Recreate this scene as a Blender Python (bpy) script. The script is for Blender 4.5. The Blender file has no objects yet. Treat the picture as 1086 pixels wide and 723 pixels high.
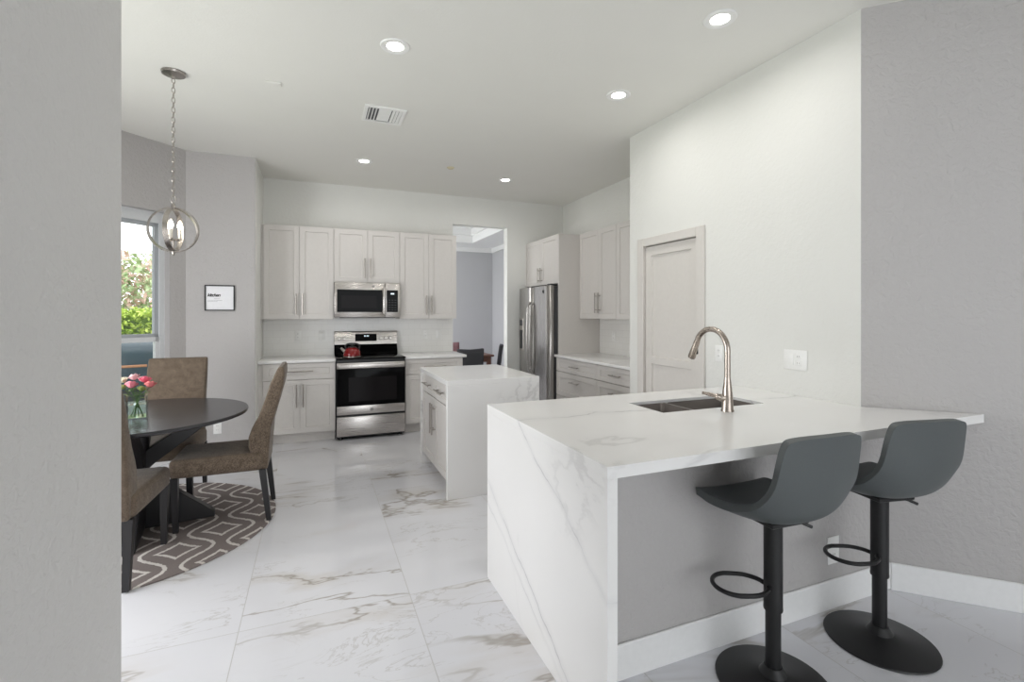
import bpy, bmesh, math, random
from math import sin, cos, pi, radians
from mathutils import Vector, Matrix

random.seed(7)
S = bpy.context.scene
C = S.collection

# ------------------------------------------------------------------ camera, world, lights, exposure
cam_d = bpy.data.cameras.new('camera')
cam_d.sensor_width = 36.0
cam_d.lens = 513.5 * 36.0 / 1086.0
cam_d.shift_y = -(361.5 - 332.6) / 1086.0
cam_d.clip_start = 0.02
cam = bpy.data.objects.new('camera', cam_d)
cam.location = (0, 0, 1.418)
cam.rotation_euler = (pi / 2, 0, radians(-22.17))
C.objects.link(cam)
S.camera = cam

S.view_settings.view_transform = 'Standard'
S.view_settings.look = 'None'
S.view_settings.exposure = -0.08
S.view_settings.gamma = 1.0
S.view_settings.use_curve_mapping = False
S.cycles.use_denoising = True
S.cycles.max_bounces = 10
S.cycles.diffuse_bounces = 6
S.cycles.caustics_reflective = False
S.cycles.caustics_refractive = False
S.cycles.sample_clamp_indirect = 6.0

W = bpy.data.worlds.new('world')
S.world = W
W.use_nodes = True
wb = W.node_tree.nodes['Background']
wb.inputs[0].default_value = (0.93, 0.97, 1.0, 1)
wb.inputs[1].default_value = 3.1

def area_light(name, loc, rot, sx, sy, power, col=(1, 1, 1), shape='RECTANGLE', spread=180):
    d = bpy.data.lights.new(name, 'AREA')
    d.shape = shape
    d.size = sx
    if shape in ('RECTANGLE', 'ELLIPSE'):
        d.size_y = sy
    d.energy = power
    d.color = col
    d.spread = radians(spread)
    o = bpy.data.objects.new(name, d)
    o.location = loc
    o.rotation_euler = rot
    C.objects.link(o)
    return o

# added fill lights at unseen openings: behind the camera, nook side, dining room
area_light('fill_behind', (1.6, -3.02, 1.35), (radians(90), 0, 0), 4.2, 2.3, 8, (0.98, 0.988, 1.0))
area_light('fill_nook', (-2.42, 3.0, 1.25), (0, radians(-90), 0), 1.6, 1.9, 64, (0.985, 0.99, 1.0))
area_light('fill_dining', (-0.40, 8.0, 1.6), (0, radians(-90), 0), 1.8, 2.2, 52, (0.99, 0.99, 1.0))

# ------------------------------------------------------------------ constants of the place
ZC = 3.02                       # ceiling
XL, XR, YB = -0.56, 3.42, 6.388  # return wall, right wall, back wall
XP, YP0, YP1 = 2.66, 1.665, 3.68  # pantry block
YN = 5.60                       # nook wall
GS = 4.325                      # angled wall: x + y = GS
ZPEN = 0.93
R2 = math.sqrt(2)

# ------------------------------------------------------------------ material helpers
def lin(h):
    if isinstance(h, str):
        h = h.lstrip('#')
        v = [int(h[i:i + 2], 16) / 255 for i in (0, 2, 4)]
    else:
        v = [x / 255 for x in h]
    return tuple((x / 12.92) if x <= 0.04045 else ((x + 0.055) / 1.055) ** 2.4 for x in v) + (1,)

class MT:
    def __init__(s, name):
        s.m = bpy.data.materials.new(name)
        s.m.use_nodes = True
        s.t = s.m.node_tree
        s.b = s.t.nodes['Principled BSDF']
        s.out = s.t.nodes['Material Output']
    def n(s, typ, **kw):
        nd = s.t.nodes.new(typ)
        for k, v in kw.items():
            setattr(nd, k, v)
        return nd
    def l(s, a, b):
        s.t.links.new(a, b)
    def setb(s, **kw):
        for k, v in kw.items():
            s.b.inputs[k.replace('_', ' ')].default_value = v
    def coord(s, which='Object'):
        return s.n('ShaderNodeTexCoord').outputs[which]
    def mapping(s, src, scale=(1, 1, 1), rot=(0, 0, 0), loc=(0, 0, 0)):
        m = s.n('ShaderNodeMapping')
        m.inputs['Scale'].default_value = scale
        m.inputs['Rotation'].default_value = rot
        m.inputs['Location'].default_value = loc
        s.l(src, m.inputs['Vector'])
        return m.outputs[0]
    def noise(s, vec, scale, detail=4, rough=0.5, dist=0.0):
        nd = s.n('ShaderNodeTexNoise')
        nd.inputs['Scale'].default_value = scale
        nd.inputs['Detail'].default_value = detail
        nd.inputs['Roughness'].default_value = rough
        nd.inputs['Distortion'].default_value = dist
        if vec is not None:
            s.l(vec, nd.inputs['Vector'])
        return nd.outputs[0]
    def math(s, op, a, b=None, clamp=False):
        nd = s.n('ShaderNodeMath', operation=op, use_clamp=clamp)
        for i, x in enumerate((a, b)):
            if x is None:
                continue
            if isinstance(x, (int, float)):
                nd.inputs[i].default_value = x
            else:
                s.l(x, nd.inputs[i])
        return nd.outputs[0]
    def vmath(s, op, a, b=None):
        nd = s.n('ShaderNodeVectorMath', operation=op)
        for i, x in enumerate((a, b)):
            if x is None:
                continue
            if isinstance(x, tuple):
                nd.inputs[i].default_value = x
            else:
                s.l(x, nd.inputs[i])
        return nd.outputs['Value'] if op in ('DOT_PRODUCT', 'LENGTH') else nd.outputs[0]
    def smooth(s, v, lo, hi, a=0.0, b=1.0):
        nd = s.n('ShaderNodeMapRange', interpolation_type='SMOOTHSTEP')
        s.l(v, nd.inputs['Value'])
        for k, x in (('From Min', lo), ('From Max', hi), ('To Min', a), ('To Max', b)):
            nd.inputs[k].default_value = x
        return nd.outputs[0]
    def mix(s, fac, a, b):
        nd = s.n('ShaderNodeMix', data_type='RGBA')
        if isinstance(fac, (int, float)):
            nd.inputs[0].default_value = fac
        else:
            s.l(fac, nd.inputs[0])
        for i, x in ((6, a), (7, b)):
            if isinstance(x, tuple):
                nd.inputs[i].default_value = x
            else:
                s.l(x, nd.inputs[i])
        return nd.outputs[2]
    def bump(s, h, strength=0.2, dist=0.01):
        nd = s.n('ShaderNodeBump')
        nd.inputs['Strength'].default_value = strength
        nd.inputs['Distance'].default_value = dist
        s.l(h, nd.inputs['Height'])
        s.l(nd.outputs[0], s.b.inputs['Normal'])

def plain(name, col, rough=0.5, metal=0.0, spec=0.5, coat=0.0, grain=0.0, gscale=40):
    M = MT(name)
    c = lin(col)
    M.setb(Roughness=rough, Metallic=metal)
    M.b.inputs['Specular IOR Level'].default_value = spec
    M.b.inputs['Coat Weight'].default_value = coat
    nz = M.noise(M.coord(), gscale, 3)
    k = 0.04 + grain
    M.l(M.mix(nz, tuple(x * (1 - k) for x in c[:3]) + (1,), tuple(min(1, x * (1 + k)) for x in c[:3]) + (1,)), M.b.inputs['Base Color'])
    return M.m

def paint_wall(name, col, strength=0.25, scale=34):
    M = MT(name)
    c = lin(col)
    M.setb(Roughness=0.62)
    v = M.coord()
    nz = M.noise(v, 3, 2)
    M.l(M.mix(nz, tuple(x * .97 for x in c[:3]) + (1,), c), M.b.inputs['Base Color'])
    h = M.noise(v, scale, 3, 0.55, 0.4)
    h = M.smooth(h, 0.38, 0.62)
    M.bump(h, strength, 0.004)
    return M.m

def emit(name, col, strength):
    M = MT(name)
    M.setb(Base_Color=lin(col), Emission_Color=lin(col), Emission_Strength=strength)
    return M.m

def brushed(name, col, rough=0.3, axis=2):
    M = MT(name)
    c = lin(col)
    M.setb(Metallic=1.0)
    sc = [260, 260, 260]
    sc[axis] = 3
    v = M.mapping(M.coord(), tuple(sc))
    nz = M.noise(v, 1.0, 3)
    M.l(M.mix(nz, tuple(x * .86 for x in c[:3]) + (1,), c), M.b.inputs['Base Color'])
    M.l(M.smooth(nz, 0.2, 0.8, rough - .06, rough + .08), M.b.inputs['Roughness'])
    M.bump(nz, 0.04, 0.001)
    return M.m

def floor_marble():
    M = MT('marble_floor_tile')
    pos = M.coord()
    sx, sy, ox, oy = 0.76, 1.52, 0.445, 2.458
    sep = M.n('ShaderNodeSeparateXYZ'); M.l(pos, sep.inputs[0])
    tx = M.math('DIVIDE', M.math('SUBTRACT', sep.outputs[0], ox), sx)
    ty = M.math('DIVIDE', M.math('SUBTRACT', sep.outputs[1], oy), sy)
    ix, iy = M.math('FLOOR', tx), M.math('FLOOR', ty)
    fx, fy = M.math('FRACT', tx), M.math('FRACT', ty)
    def edge(f, s):
        d = M.math('MINIMUM', f, M.math('SUBTRACT', 1.0, f))
        return M.math('MULTIPLY', d, s)
    d = M.math('MINIMUM', edge(fx, sx), edge(fy, sy))
    grout = M.smooth(d, 0.0012, 0.0026, 1.0, 0.0)
    cmb = M.n('ShaderNodeCombineXYZ'); M.l(ix, cmb.inputs[0]); M.l(iy, cmb.inputs[1])
    wn = M.n('ShaderNodeTexWhiteNoise', noise_dimensions='3D'); M.l(cmb.outputs[0], wn.inputs['Vector'])
    off = M.vmath('MULTIPLY', wn.outputs['Color'], (9.0, 9.0, 9.0))
    p = M.vmath('ADD', pos, off)
    # veins run along (1,-0.75): turn the coordinates and stretch them
    q = M.mapping(p, (0.66, 1.6, 1.0), (0, 0, radians(37)))
    warp = M.noise(q, 1.6, 5, 0.6)
    n1 = M.noise(q, 0.9, 6, 0.52, 0.6)
    a = M.math('ABSOLUTE', M.math('SUBTRACT', n1, 0.5))
    thin = M.smooth(a, 0.0, 0.013, 1.0, 0.0)
    halo = M.smooth(a, 0.0, 0.085, 1.0, 0.0)
    mask = M.smooth(M.noise(p, 1.0, 2, 0.5), 0.42, 0.60)
    thin = M.math('MULTIPLY', thin, mask)
    halo = M.math('MULTIPLY', M.math('MULTIPLY', halo, mask), M.smooth(warp, 0.4, 0.65))
    n2 = M.noise(q, 2.6, 6, 0.6, 1.2)
    b = M.math('ABSOLUTE', M.math('SUBTRACT', n2, 0.5))
    fine = M.math('MULTIPLY', M.smooth(b, 0.0, 0.014, 1.0, 0.0), M.smooth(M.noise(p, 1.7, 2), 0.48, 0.62))
    base = M.mix(M.noise(q, 1.3, 4), lin((212, 212, 217)), lin((224, 224, 228)))
    c = M.mix(M.math('MULTIPLY', halo, 0.5), base, lin((194, 186, 176)))
    c = M.mix(M.math('MULTIPLY', fine, 0.4), c, lin((170, 165, 160)))
    c = M.mix(M.math('MULTIPLY', thin, 0.72), c, lin((148, 140, 130)))
    c = M.mix(M.math('MULTIPLY', grout, 0.8), c, lin((172, 170, 168)))
    M.l(c, M.b.inputs['Base Color'])
    M.l(M.smooth(grout, 0, 1, 0.07, 0.5), M.b.inputs['Roughness'])
    M.b.inputs['Specular IOR Level'].default_value = 0.5
    M.bump(M.math('MULTIPLY', grout, -1.0), 0.25, 0.002)
    return M.m

def quartz(name, lines=(), amount=0.55, seed=(0, 0, 0), scale=1.0):
    """white quartz; lines = ((normal), offset, strength, width) named veins in object space"""
    M = MT(name)
    pos = M.coord()
    p = M.vmath('ADD', pos, seed)
    q = M.mapping(p, (scale, scale, scale), (0.4, 0.5, 0.8))
    n1 = M.noise(q, 1.1, 6, 0.55, 0.8)
    a = M.math('ABSOLUTE', M.math('SUBTRACT', n1, 0.5))
    mask = M.smooth(M.noise(p, 1.3, 2), 0.5, 0.66)
    v = M.math('MULTIPLY', M.smooth(a, 0.0, 0.02, 1.0, 0.0), mask)
    h = M.math('MULTIPLY', M.smooth(a, 0.0, 0.09, 1.0, 0.0), mask)
    c = M.mix(M.noise(q, 2.2, 4), lin((232, 231, 230)), lin((240, 239, 238)))
    c = M.mix(M.math('MULTIPLY', h, 0.35 * amount), c, lin((196, 195, 196)))
    c = M.mix(M.math('MULTIPLY', v, amount), c, lin((172, 170, 170)))
    wob = M.math('SUBTRACT', M.noise(pos, 2.1, 4, 0.55), 0.5)
    fade = M.noise(pos, 5.0, 3)
    for nrm, off, st, wd in lines:
        dd = M.math('ADD', M.vmath('DOT_PRODUCT', pos, nrm), M.math('MULTIPLY', wob, 0.16))
        dd = M.math('ABSOLUTE', M.math('SUBTRACT', dd, off))
        ln = M.smooth(dd, 0.0, wd, 1.0, 0.0)
        hl = M.smooth(dd, 0.0, wd * 7, 1.0, 0.0)
        c = M.mix(M.math('MULTIPLY', hl, st * 0.28), c, lin((190, 190, 194)))
        c = M.mix(M.math('MULTIPLY', M.math('MULTIPLY', ln, st), M.smooth(fade, 0.38, 0.6, 0.1, 1.0)), c, lin((150, 150, 154)))
    M.l(c, M.b.inputs['Base Color'])
    M.setb(Roughness=0.17)
    return M.m

def fabric(name, c1, c2):
    M = MT(name)
    v = M.coord()
    a = M.noise(M.mapping(v, (900, 140, 140)), 1.0, 2)
    b = M.noise(M.mapping(v, (140, 140, 900)), 1.0, 2)
    f = M.math('MULTIPLY', M.math('ADD', a, b), 0.5)
    f = M.math('ADD', M.math('MULTIPLY', f, 0.8), M.math('MULTIPLY', M.noise(v, 22, 3), 0.2))
    M.l(M.mix(M.smooth(f, 0.38, 0.62), lin(c1), lin(c2)), M.b.inputs['Base Color'])
    M.setb(Roughness=0.95)
    M.b.inputs['Specular IOR Level'].default_value = 0.15
    M.b.inputs['Sheen Weight'].default_value = 0.15
    M.bump(f, 0.3, 0.002)
    return M.m

def rug_mat():
    M = MT('rug_trellis')
    pos = M.coord()
    # ogee lattice, measured on the rug: one diamond's middle at (ox, oy), turned by 7 degrees
    PP, AMP = 0.44, 0.072
    ox, oy, an = 0.395, -0.458, radians(7)
    rel = M.vmath('SUBTRACT', pos, (ox, oy, 0))
    wv_ = M.n('ShaderNodeTexNoise'); wv_.inputs['Scale'].default_value = 55; M.l(pos, wv_.inputs['Vector'])
    rel = M.vmath('ADD', rel, M.vmath('MULTIPLY', M.vmath('SUBTRACT', wv_.outputs['Color'], (.5, .5, .5)), (.016, .016, 0)))
    X = M.vmath('DOT_PRODUCT', rel, (cos(an), sin(an), 0))
    Y = M.vmath('DOT_PRODUCT', rel, (-sin(an), cos(an), 0))
    def wrap(v, off=0.0):
        nd = M.n('ShaderNodeMath', operation='WRAP')
        M.l(M.math('ADD', v, off) if off else v, nd.inputs[0])
        nd.inputs[1].default_value = PP / 2; nd.inputs[2].default_value = -PP / 2
        return nd.outputs[0]
    phs = M.math('MULTIPLY', Y, 2 * pi / PP)
    cs, sn = M.math('COSINE', phs), M.math('SINE', phs)
    slope = M.math('SQRT', M.math('ADD', 1.0, M.math('MULTIPLY', M.math('MULTIPLY', sn, sn), (AMP * 2 * pi / PP) ** 2)))
    da = M.math('DIVIDE', M.math('ABSOLUTE', wrap(M.math('SUBTRACT', M.math('SUBTRACT', X, M.math('MULTIPLY', cs, AMP)), PP / 4))), slope)
    db = M.math('DIVIDE', M.math('ABSOLUTE', wrap(M.math('ADD', M.math('ADD', X, M.math('MULTIPLY', cs, AMP)), PP / 4))), slope)
    line = M.math('MINIMUM', da, db)
    l2 = M.smooth(line, 0.008, 0.0125, 1.0, 0.0)
    def star(off):
        xa = M.math('POWER', M.math('DIVIDE', M.math('ABSOLUTE', wrap(X, off)), 0.108), 0.86)
        ya = M.math('POWER', M.math('DIVIDE', M.math('ABSOLUTE', wrap(Y, off)), 0.108), 0.86)
        return M.math('ABSOLUTE', M.math('SUBTRACT', M.math('ADD', xa, ya), 1.0))
    l1 = M.smooth(M.math('MINIMUM', star(0.0), star(PP / 2)), 0.10, 0.15, 1.0, 0.0)
    f = M.math('MAXIMUM', l1, l2)
    g = M.noise(pos, 240, 2)
    ca = M.mix(g, lin((110, 102, 100)), lin((138, 129, 126)))
    cb = M.mix(g, lin((192, 187, 182)), lin((216, 211, 206)))
    M.l(M.mix(f, ca, cb), M.b.inputs['Base Color'])
    M.setb(Roughness=0.95)
    M.b.inputs['Specular IOR Level'].default_value = 0.1
    M.bump(M.math('ADD', g, M.math('MULTIPLY', f, 0.6)), 0.5, 0.003)
    return M.m

def subway(name, horiz=0):
    M = MT(name)
    v = M.coord()
    sep = M.n('ShaderNodeSeparateXYZ'); M.l(v, sep.inputs[0])
    cmb = M.n('ShaderNodeCombineXYZ')
    M.l(sep.outputs[horiz], cmb.inputs[0]); M.l(sep.outputs[2], cmb.inputs[1])
    br = M.n('ShaderNodeTexBrick')
    M.l(cmb.outputs[0], br.inputs['Vector'])
    br.inputs['Scale'].default_value = 1.0
    br.inputs['Brick Width'].default_value = 0.152
    br.inputs['Row Height'].default_value = 0.076
    br.inputs['Mortar Size'].default_value = 0.0016
    br.inputs['Color1'].default_value = lin((234, 233, 230))
    br.inputs['Color2'].default_value = lin((231, 230, 227))
    br.inputs['Mortar'].default_value = lin((223, 221, 218))
    M.l(br.outputs['Color'], M.b.inputs['Base Color'])
    M.setb(Roughness=0.18)
    M.bump(M.math('MULTIPLY', br.outputs['Fac'], -1.0), 0.15, 0.001)
    return M.m

def glass_mat(name, tint=(1, 1, 1, 1), refl=0.06):
    M = MT(name)
    M.t.nodes.remove(M.b)
    tr = M.n('ShaderNodeBsdfTransparent'); tr.inputs[0].default_value = tint
    gl = M.n('ShaderNodeBsdfGlossy'); gl.inputs['Roughness'].default_value = 0.02
    lw = M.n('ShaderNodeFresnel'); lw.inputs['IOR'].default_value = 1.45
    mx = M.n('ShaderNodeMixShader')
    M.l(lw.outputs[0], mx.inputs[0]); M.l(tr.outputs[0], mx.inputs[1]); M.l(gl.outputs[0], mx.inputs[2])
    M.l(mx.outputs[0], M.out.inputs['Surface'])
    return M.m

def leaf_mat(name, c1, c2, c3=None):
    M = MT(name)
    v = M.coord()
    n = M.noise(v, 9.0, 3)
    col = M.mix(M.smooth(n, 0.35, 0.65), lin(c1), lin(c2))
    if c3:
        col = M.mix(M.smooth(M.noise(v, 2.3, 2), 0.5, 0.6), col, lin(c3))
    M.l(col, M.b.inputs['Base Color'])
    M.setb(Roughness=0.6)
    return M.m

# ------------------------------------------------------------------ materials
m_white = paint_wall('white_wall_paint', (226, 226, 222), 0.2)
m_ceil = paint_wall('ceiling_paint', (232, 231, 226), 0.08, 60)
m_gray = paint_wall('gray_wall_paint', (184, 181, 180), 0.42)
m_dwall = paint_wall('dining_wall_paint', (192, 192, 195), 0.1)
m_trim = plain('trim_white', (236, 236, 236), 0.35)
m_floor = floor_marble()
m_cab = plain('cabinet_paint', (209, 205, 201), 0.42)
m_cabin = plain('cabinet_gap', (120, 116, 110), 0.6)
m_toe = plain('toe_kick_paint', (196, 192, 186), 0.5)
m_nickel = brushed('brushed_nickel', (178, 172, 166), 0.3)
m_warmnickel = brushed('warm_nickel', (182, 171, 161), 0.26)
m_steel = brushed('stainless_steel', (205, 200, 196), 0.27, 0)
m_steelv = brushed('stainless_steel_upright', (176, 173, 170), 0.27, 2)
m_sink = brushed('sink_steel', (112, 106, 103), 0.45, 0)
m_blackglass = plain('black_glass', (12, 12, 13), 0.10, spec=0.07)
m_window_dark = plain('oven_window_glass', (27, 25, 26), 0.12, spec=0.07)
m_black = plain('black_enamel', (20, 20, 21), 0.35)
m_blackmetal = plain('black_powder_coat', (30, 30, 31), 0.42, spec=0.4)
m_dark = plain('dark_gray_body', (52, 52, 54), 0.45)
m_plastic = plain('white_plastic', (238, 238, 236), 0.35)
m_slot = plain('slot_dark', (92, 90, 88), 0.6)
m_leather = plain('gray_leather', (83, 88, 89), 0.46, grain=0.1, gscale=300)
m_fab = fabric('brown_tweed', (80, 69, 59), (122, 108, 94))
m_dfab = plain('charcoal_upholstery', (62, 62, 66), 0.8)
m_espresso = plain('espresso_wood', (36, 35, 37), 0.4, grain=0.15, gscale=8)
m_tabletop = plain('dark_table_lacquer', (50, 49, 52), 0.24, grain=0.1, gscale=6)
m_brownwood = plain('brown_wood', (104, 68, 54), 0.4, grain=0.15, gscale=12)
m_red = plain('red_enamel', (122, 5, 10), 0.16, coat=0.15)
m_glass = glass_mat('clear_glass')
m_vase = glass_mat('vase_glass', (0.96, 0.985, 0.99, 1))
m_water = glass_mat('water', (0.93, 0.97, 0.97, 1))
m_stem = leaf_mat('stem_green', (60, 92, 48), (92, 120, 60))
m_leafg = leaf_mat('flower_leaf', (82, 112, 58), (140, 150, 80))
m_lamp = emit('lamp_lens', (255, 252, 246), 14)
m_bulb = emit('candle_bulb', (255, 244, 225), 9)
m_digit = emit('display_digits', (210, 225, 235), 1.2)
m_print = plain('picture_paper', (240, 240, 243), 0.6)
m_ink = plain('black_ink', (18, 18, 18), 0.6)
m_inkgray = plain('gray_ink', (150, 150, 152), 0.6)
m_frame_black = plain('picture_frame_black', (26, 26, 26), 0.4)
m_candle = plain('candle_sleeve', (232, 226, 214), 0.5)
m_rug = rug_mat()
m_subx = subway('subway_tile_back', 0)
m_suby = subway('subway_tile_side', 1)
m_lawn = leaf_mat('lawn', (96, 122, 60), (130, 150, 80))
m_hedge = leaf_mat('hedge_leaf', (150, 180, 60), (205, 220, 110))
m_tree = leaf_mat('tree_leaf', (140, 165, 112), (190, 202, 160), (205, 172, 158))
m_bark = plain('bark', (110, 92, 76), 0.9, grain=0.2)
m_teal = plain('grill_enamel', (52, 70, 78), 0.3)
m_grillwood = plain('grill_handle_wood', (170, 120, 84), 0.6)
m_sprk = plain('ceiling_cap', (206, 196, 164), 0.5)
m_mauve = plain('mauve_upholstery', (128, 92, 96), 0.7)

# ------------------------------------------------------------------ mesh helpers
def bx(bm, x0, x1, y0, y1, z0, z1, bev=0.0, seg=2, mat=0):
    vs = [bm.verts.new((x, y, z)) for z in (z0, z1) for y in (y0, y1) for x in (x0, x1)]
    idx = [(0, 2, 3, 1), (4, 5, 7, 6), (0, 1, 5, 4), (2, 6, 7, 3), (0, 4, 6, 2), (1, 3, 7, 5)]
    fs = [bm.faces.new([vs[i] for i in f]) for f in idx]
    for f in fs:
        f.material_index = mat
    if bev > 0:
        es = list({e for f in fs for e in f.edges})
        r = bmesh.ops.bevel(bm, geom=es, offset=bev, segments=seg, profile=0.5, affect='EDGES')
        for f in r['faces']:
            f.material_index = mat
    return fs

def prism(bm, pts, axis, a0, a1, bev=0.0, seg=2):
    """polygon pts in the plane normal to axis ('x','y','z'), extruded a0..a1"""
    def mk(p, a):
        if axis == 'x': return (a, p[0], p[1])
        if axis == 'y': return (p[0], a, p[1])
        return (p[0], p[1], a)
    v0 = [bm.verts.new(mk(p, a0)) for p in pts]
    v1 = [bm.verts.new(mk(p, a1)) for p in pts]
    fs = [bm.faces.new(v0[::-1]), bm.faces.new(v1)]
    k = len(pts)
    for i in range(k):
        fs.append(bm.faces.new((v0[i], v0[(i + 1) % k], v1[(i + 1) % k], v1[i])))
    bmesh.ops.recalc_face_normals(bm, faces=fs)
    if bev > 0:
        es = list({e for f in fs for e in f.edges if e.is_manifold and e.calc_face_angle(0) > 0.5})
        bmesh.ops.bevel(bm, geom=es, offset=bev, segments=seg, profile=0.5, affect='EDGES')
    return fs

def lathe(bm, prof, seg=32, cx=0, cy=0, sx=1.0, sy=1.0):
    rings = []
    for r, z in prof:
        if r < 1e-6:
            rings.append([bm.verts.new((cx, cy, z))])
        else:
            rings.append([bm.verts.new((cx + r * sx * cos(2 * pi * i / seg), cy + r * sy * sin(2 * pi * i / seg), z)) for i in range(seg)])
    fs = []
    for a, b in zip(rings, rings[1:]):
        if len(a) == 1 and len(b) == 1:
            continue
        for i in range(seg):
            j = (i + 1) % seg
            if len(a) == 1:
                fs.append(bm.faces.new((a[0], b[j], b[i])))
            elif len(b) == 1:
                fs.append(bm.faces.new((a[i], a[j], b[0])))
            else:
                fs.append(bm.faces.new((a[i], a[j], b[j], b[i])))
    if len(rings[0]) > 1 and prof[0] != prof[-1]:
        fs.append(bm.faces.new(rings[0][::-1]))
    if len(rings[-1]) > 1 and prof[0] != prof[-1]:
        fs.append(bm.faces.new(rings[-1]))
    bmesh.ops.recalc_face_normals(bm, faces=fs)
    return fs

def tube(bm, path, r, seg=10, closed=False, flat=None):
    """round tube along a path; r a number or one per point"""
    P = [Vector(p) for p in path]
    n = len(P)
    rs = r if isinstance(r, (list, tuple)) else [r] * n
    tang = []
    for i in range(n):
        if closed:
            t = P[(i + 1) % n] - P[i - 1]
        else:
            t = P[min(i + 1, n - 1)] - P[max(i - 1, 0)]
        tang.append(t.normalized())
    up = Vector((0, 0, 1))
    if abs(tang[0].dot(up)) > 0.95:
        up = Vector((1, 0, 0))
    nrm = (up - tang[0] * up.dot(tang[0])).normalized()
    rings = []
    for i in range(n):
        t = tang[i]
        nrm = (nrm - t * nrm.dot(t)).normalized()
        bn = t.cross(nrm)
        rings.append([bm.verts.new(P[i] + (nrm * cos(2 * pi * k / seg) + bn * sin(2 * pi * k / seg)) * rs[i]) for k in range(seg)])
    fs = []
    m = n if closed else n - 1
    for i in range(m):
        a, b = rings[i], rings[(i + 1) % n]
        # closed loops: match the nearest start to avoid twist
        sh = 0
        if closed and i == n - 1:
            sh = min(range(seg), key=lambda s: (a[0].co - b[s].co).length)
        for k in range(seg):
            fs.append(bm.faces.new((a[k], a[(k + 1) % seg], b[(k + 1 + sh) % seg], b[(k + sh) % seg])))
    if not closed:
        fs.append(bm.faces.new(rings[0][::-1])); fs.append(bm.faces.new(rings[-1]))
    bmesh.ops.recalc_face_normals(bm, faces=fs)
    return fs

def wall_poly(bm, pts, z0, z1, holes=()):
    pass

def catmull(pts, k=6):
    P = [Vector(p) for p in pts]
    out = []
    for i in range(len(P) - 1):
        p0 = P[max(i - 1, 0)]; p1 = P[i]; p2 = P[i + 1]; p3 = P[min(i + 2, len(P) - 1)]
        for j in range(k):
            t = j / k
            out.append(0.5 * ((2 * p1) + (-p0 + p2) * t + (2 * p0 - 5 * p1 + 4 * p2 - p3) * t * t + (-p0 + 3 * p1 - 3 * p2 + p3) * t ** 3))
    out.append(P[-1])
    return out

def obj(name, bm, mat, parent=None, smooth=True, angle=35):
    me = bpy.data.meshes.new(name)
    bm.normal_update()
    bm.to_mesh(me)
    bm.free()
    for m in (mat if isinstance(mat, (list, tuple)) else [mat]):
        me.materials.append(m)
    if smooth:
        for p in me.polygons:
            p.use_smooth = True
        me.set_sharp_from_angle(angle=radians(angle))
    o = bpy.data.objects.new(name, me)
    C.objects.link(o)
    if parent:
        o.parent = parent
    return o

def B():
    return bmesh.new()

def boxo(name, mat, parent, *a, **k):
    bm = B(); bx(bm, *a, **k)
    return obj(name, bm, mat, parent)

def tag(o, label, cat, group=None):
    o['label'] = label
    o['category'] = cat
    if group:
        o['group'] = group
    return o

def thing(name, label, cat, loc=(0, 0, 0), rz=0.0, group=None):
    o = bpy.data.objects.new(name, None)
    o.empty_display_size = 0.1
    C.objects.link(o)
    o.location = loc
    o.rotation_euler = (0, 0, rz)
    return tag(o, label, cat, group)

def struct(name, bm, mat, parent=None, smooth=True):
    o = obj(name, bm, mat, parent, smooth)
    if parent is None:
        o['kind'] = 'structure'
    return o

def sbox(name, mat, *a, **k):
    bm = B(); bx(bm, *a, **k)
    return struct(name, bm, mat)

def dup(root, loc, rz, label, group=None):
    r = root.copy(); C.objects.link(r)
    r.location = loc
    r.rotation_euler = (0, 0, rz)
    r['label'] = label
    if group:
        r['group'] = group
    for ch in list(root.children):
        c = ch.copy(); C.objects.link(c); c.parent = r
        for g in list(ch.children):
            d = g.copy(); C.objects.link(d); d.parent = c
    return r

# ------------------------------------------------------------------ the room
# floor (seen area, the nook, the dining room behind)
sbox('floor', m_floor, -2.6, 5.6, -3.0, 10.0, -0.12, 0.0)
bm = B(); bx(bm, -2.6, 5.6, -3.0, YB + 0.13, ZC, ZC + 0.12)
struct('ceiling', bm, m_ceil)

# near left wall, bullnose end
bm = B(); bx(bm, -0.73, -0.575, -3.0, 1.93, 0, ZC, 0.0)
es = [e for e in bm.edges if abs(e.verts[0].co.z - e.verts[1].co.z) > 1 and e.verts[0].co.y > 1.9]
bmesh.ops.bevel(bm, geom=es, offset=0.02, segments=5, profile=0.5, affect='EDGES')
m_leftwall = paint_wall('near_wall_paint', (205, 204, 203), 0.36)
struct('wall_left', bm, m_leftwall)
# nook: wall behind the camera-side wall, far side wall, angled window wall, back strip
sbox('wall_nook_front', m_gray, -2.4, -0.73, 1.80, 1.93, 0, ZC)
bm = B()
bx(bm, -2.53, -2.4, 1.80, 2.05, 0, ZC); bx(bm, -2.53, -2.4, 3.95, 4.42, 0, ZC)
bx(bm, -2.53, -2.4, 2.05, 3.95, 0, 0.45); bx(bm, -2.53, -2.4, 2.05, 3.95, 2.05, ZC)  # unseen opening added for the nook fill light
struct('wall_nook_side', bm, m_gray)
sbox('wall_nook', m_gray, -1.30, XL - 0.1001, YN, YN + 0.12, 0, ZC)
# white return of that wall beside the cabinets
bm = B(); bx(bm, XL - 0.10, XL, YN, YB, 0, ZC)
es = [e for e in bm.edges if abs(e.verts[0].co.z - e.verts[1].co.z) > 1 and e.verts[0].co.y < YN + .01 and e.verts[0].co.x > XL - .01]
bmesh.ops.bevel(bm, geom=es, offset=0.015, segments=4, profile=0.5, affect='EDGES')
bm.normal_update()
for f in bm.faces:
    if f.normal.y < -0.8:
        f.material_index = 1
struct('wall_return', bm, [m_white, m_gray])
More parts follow.
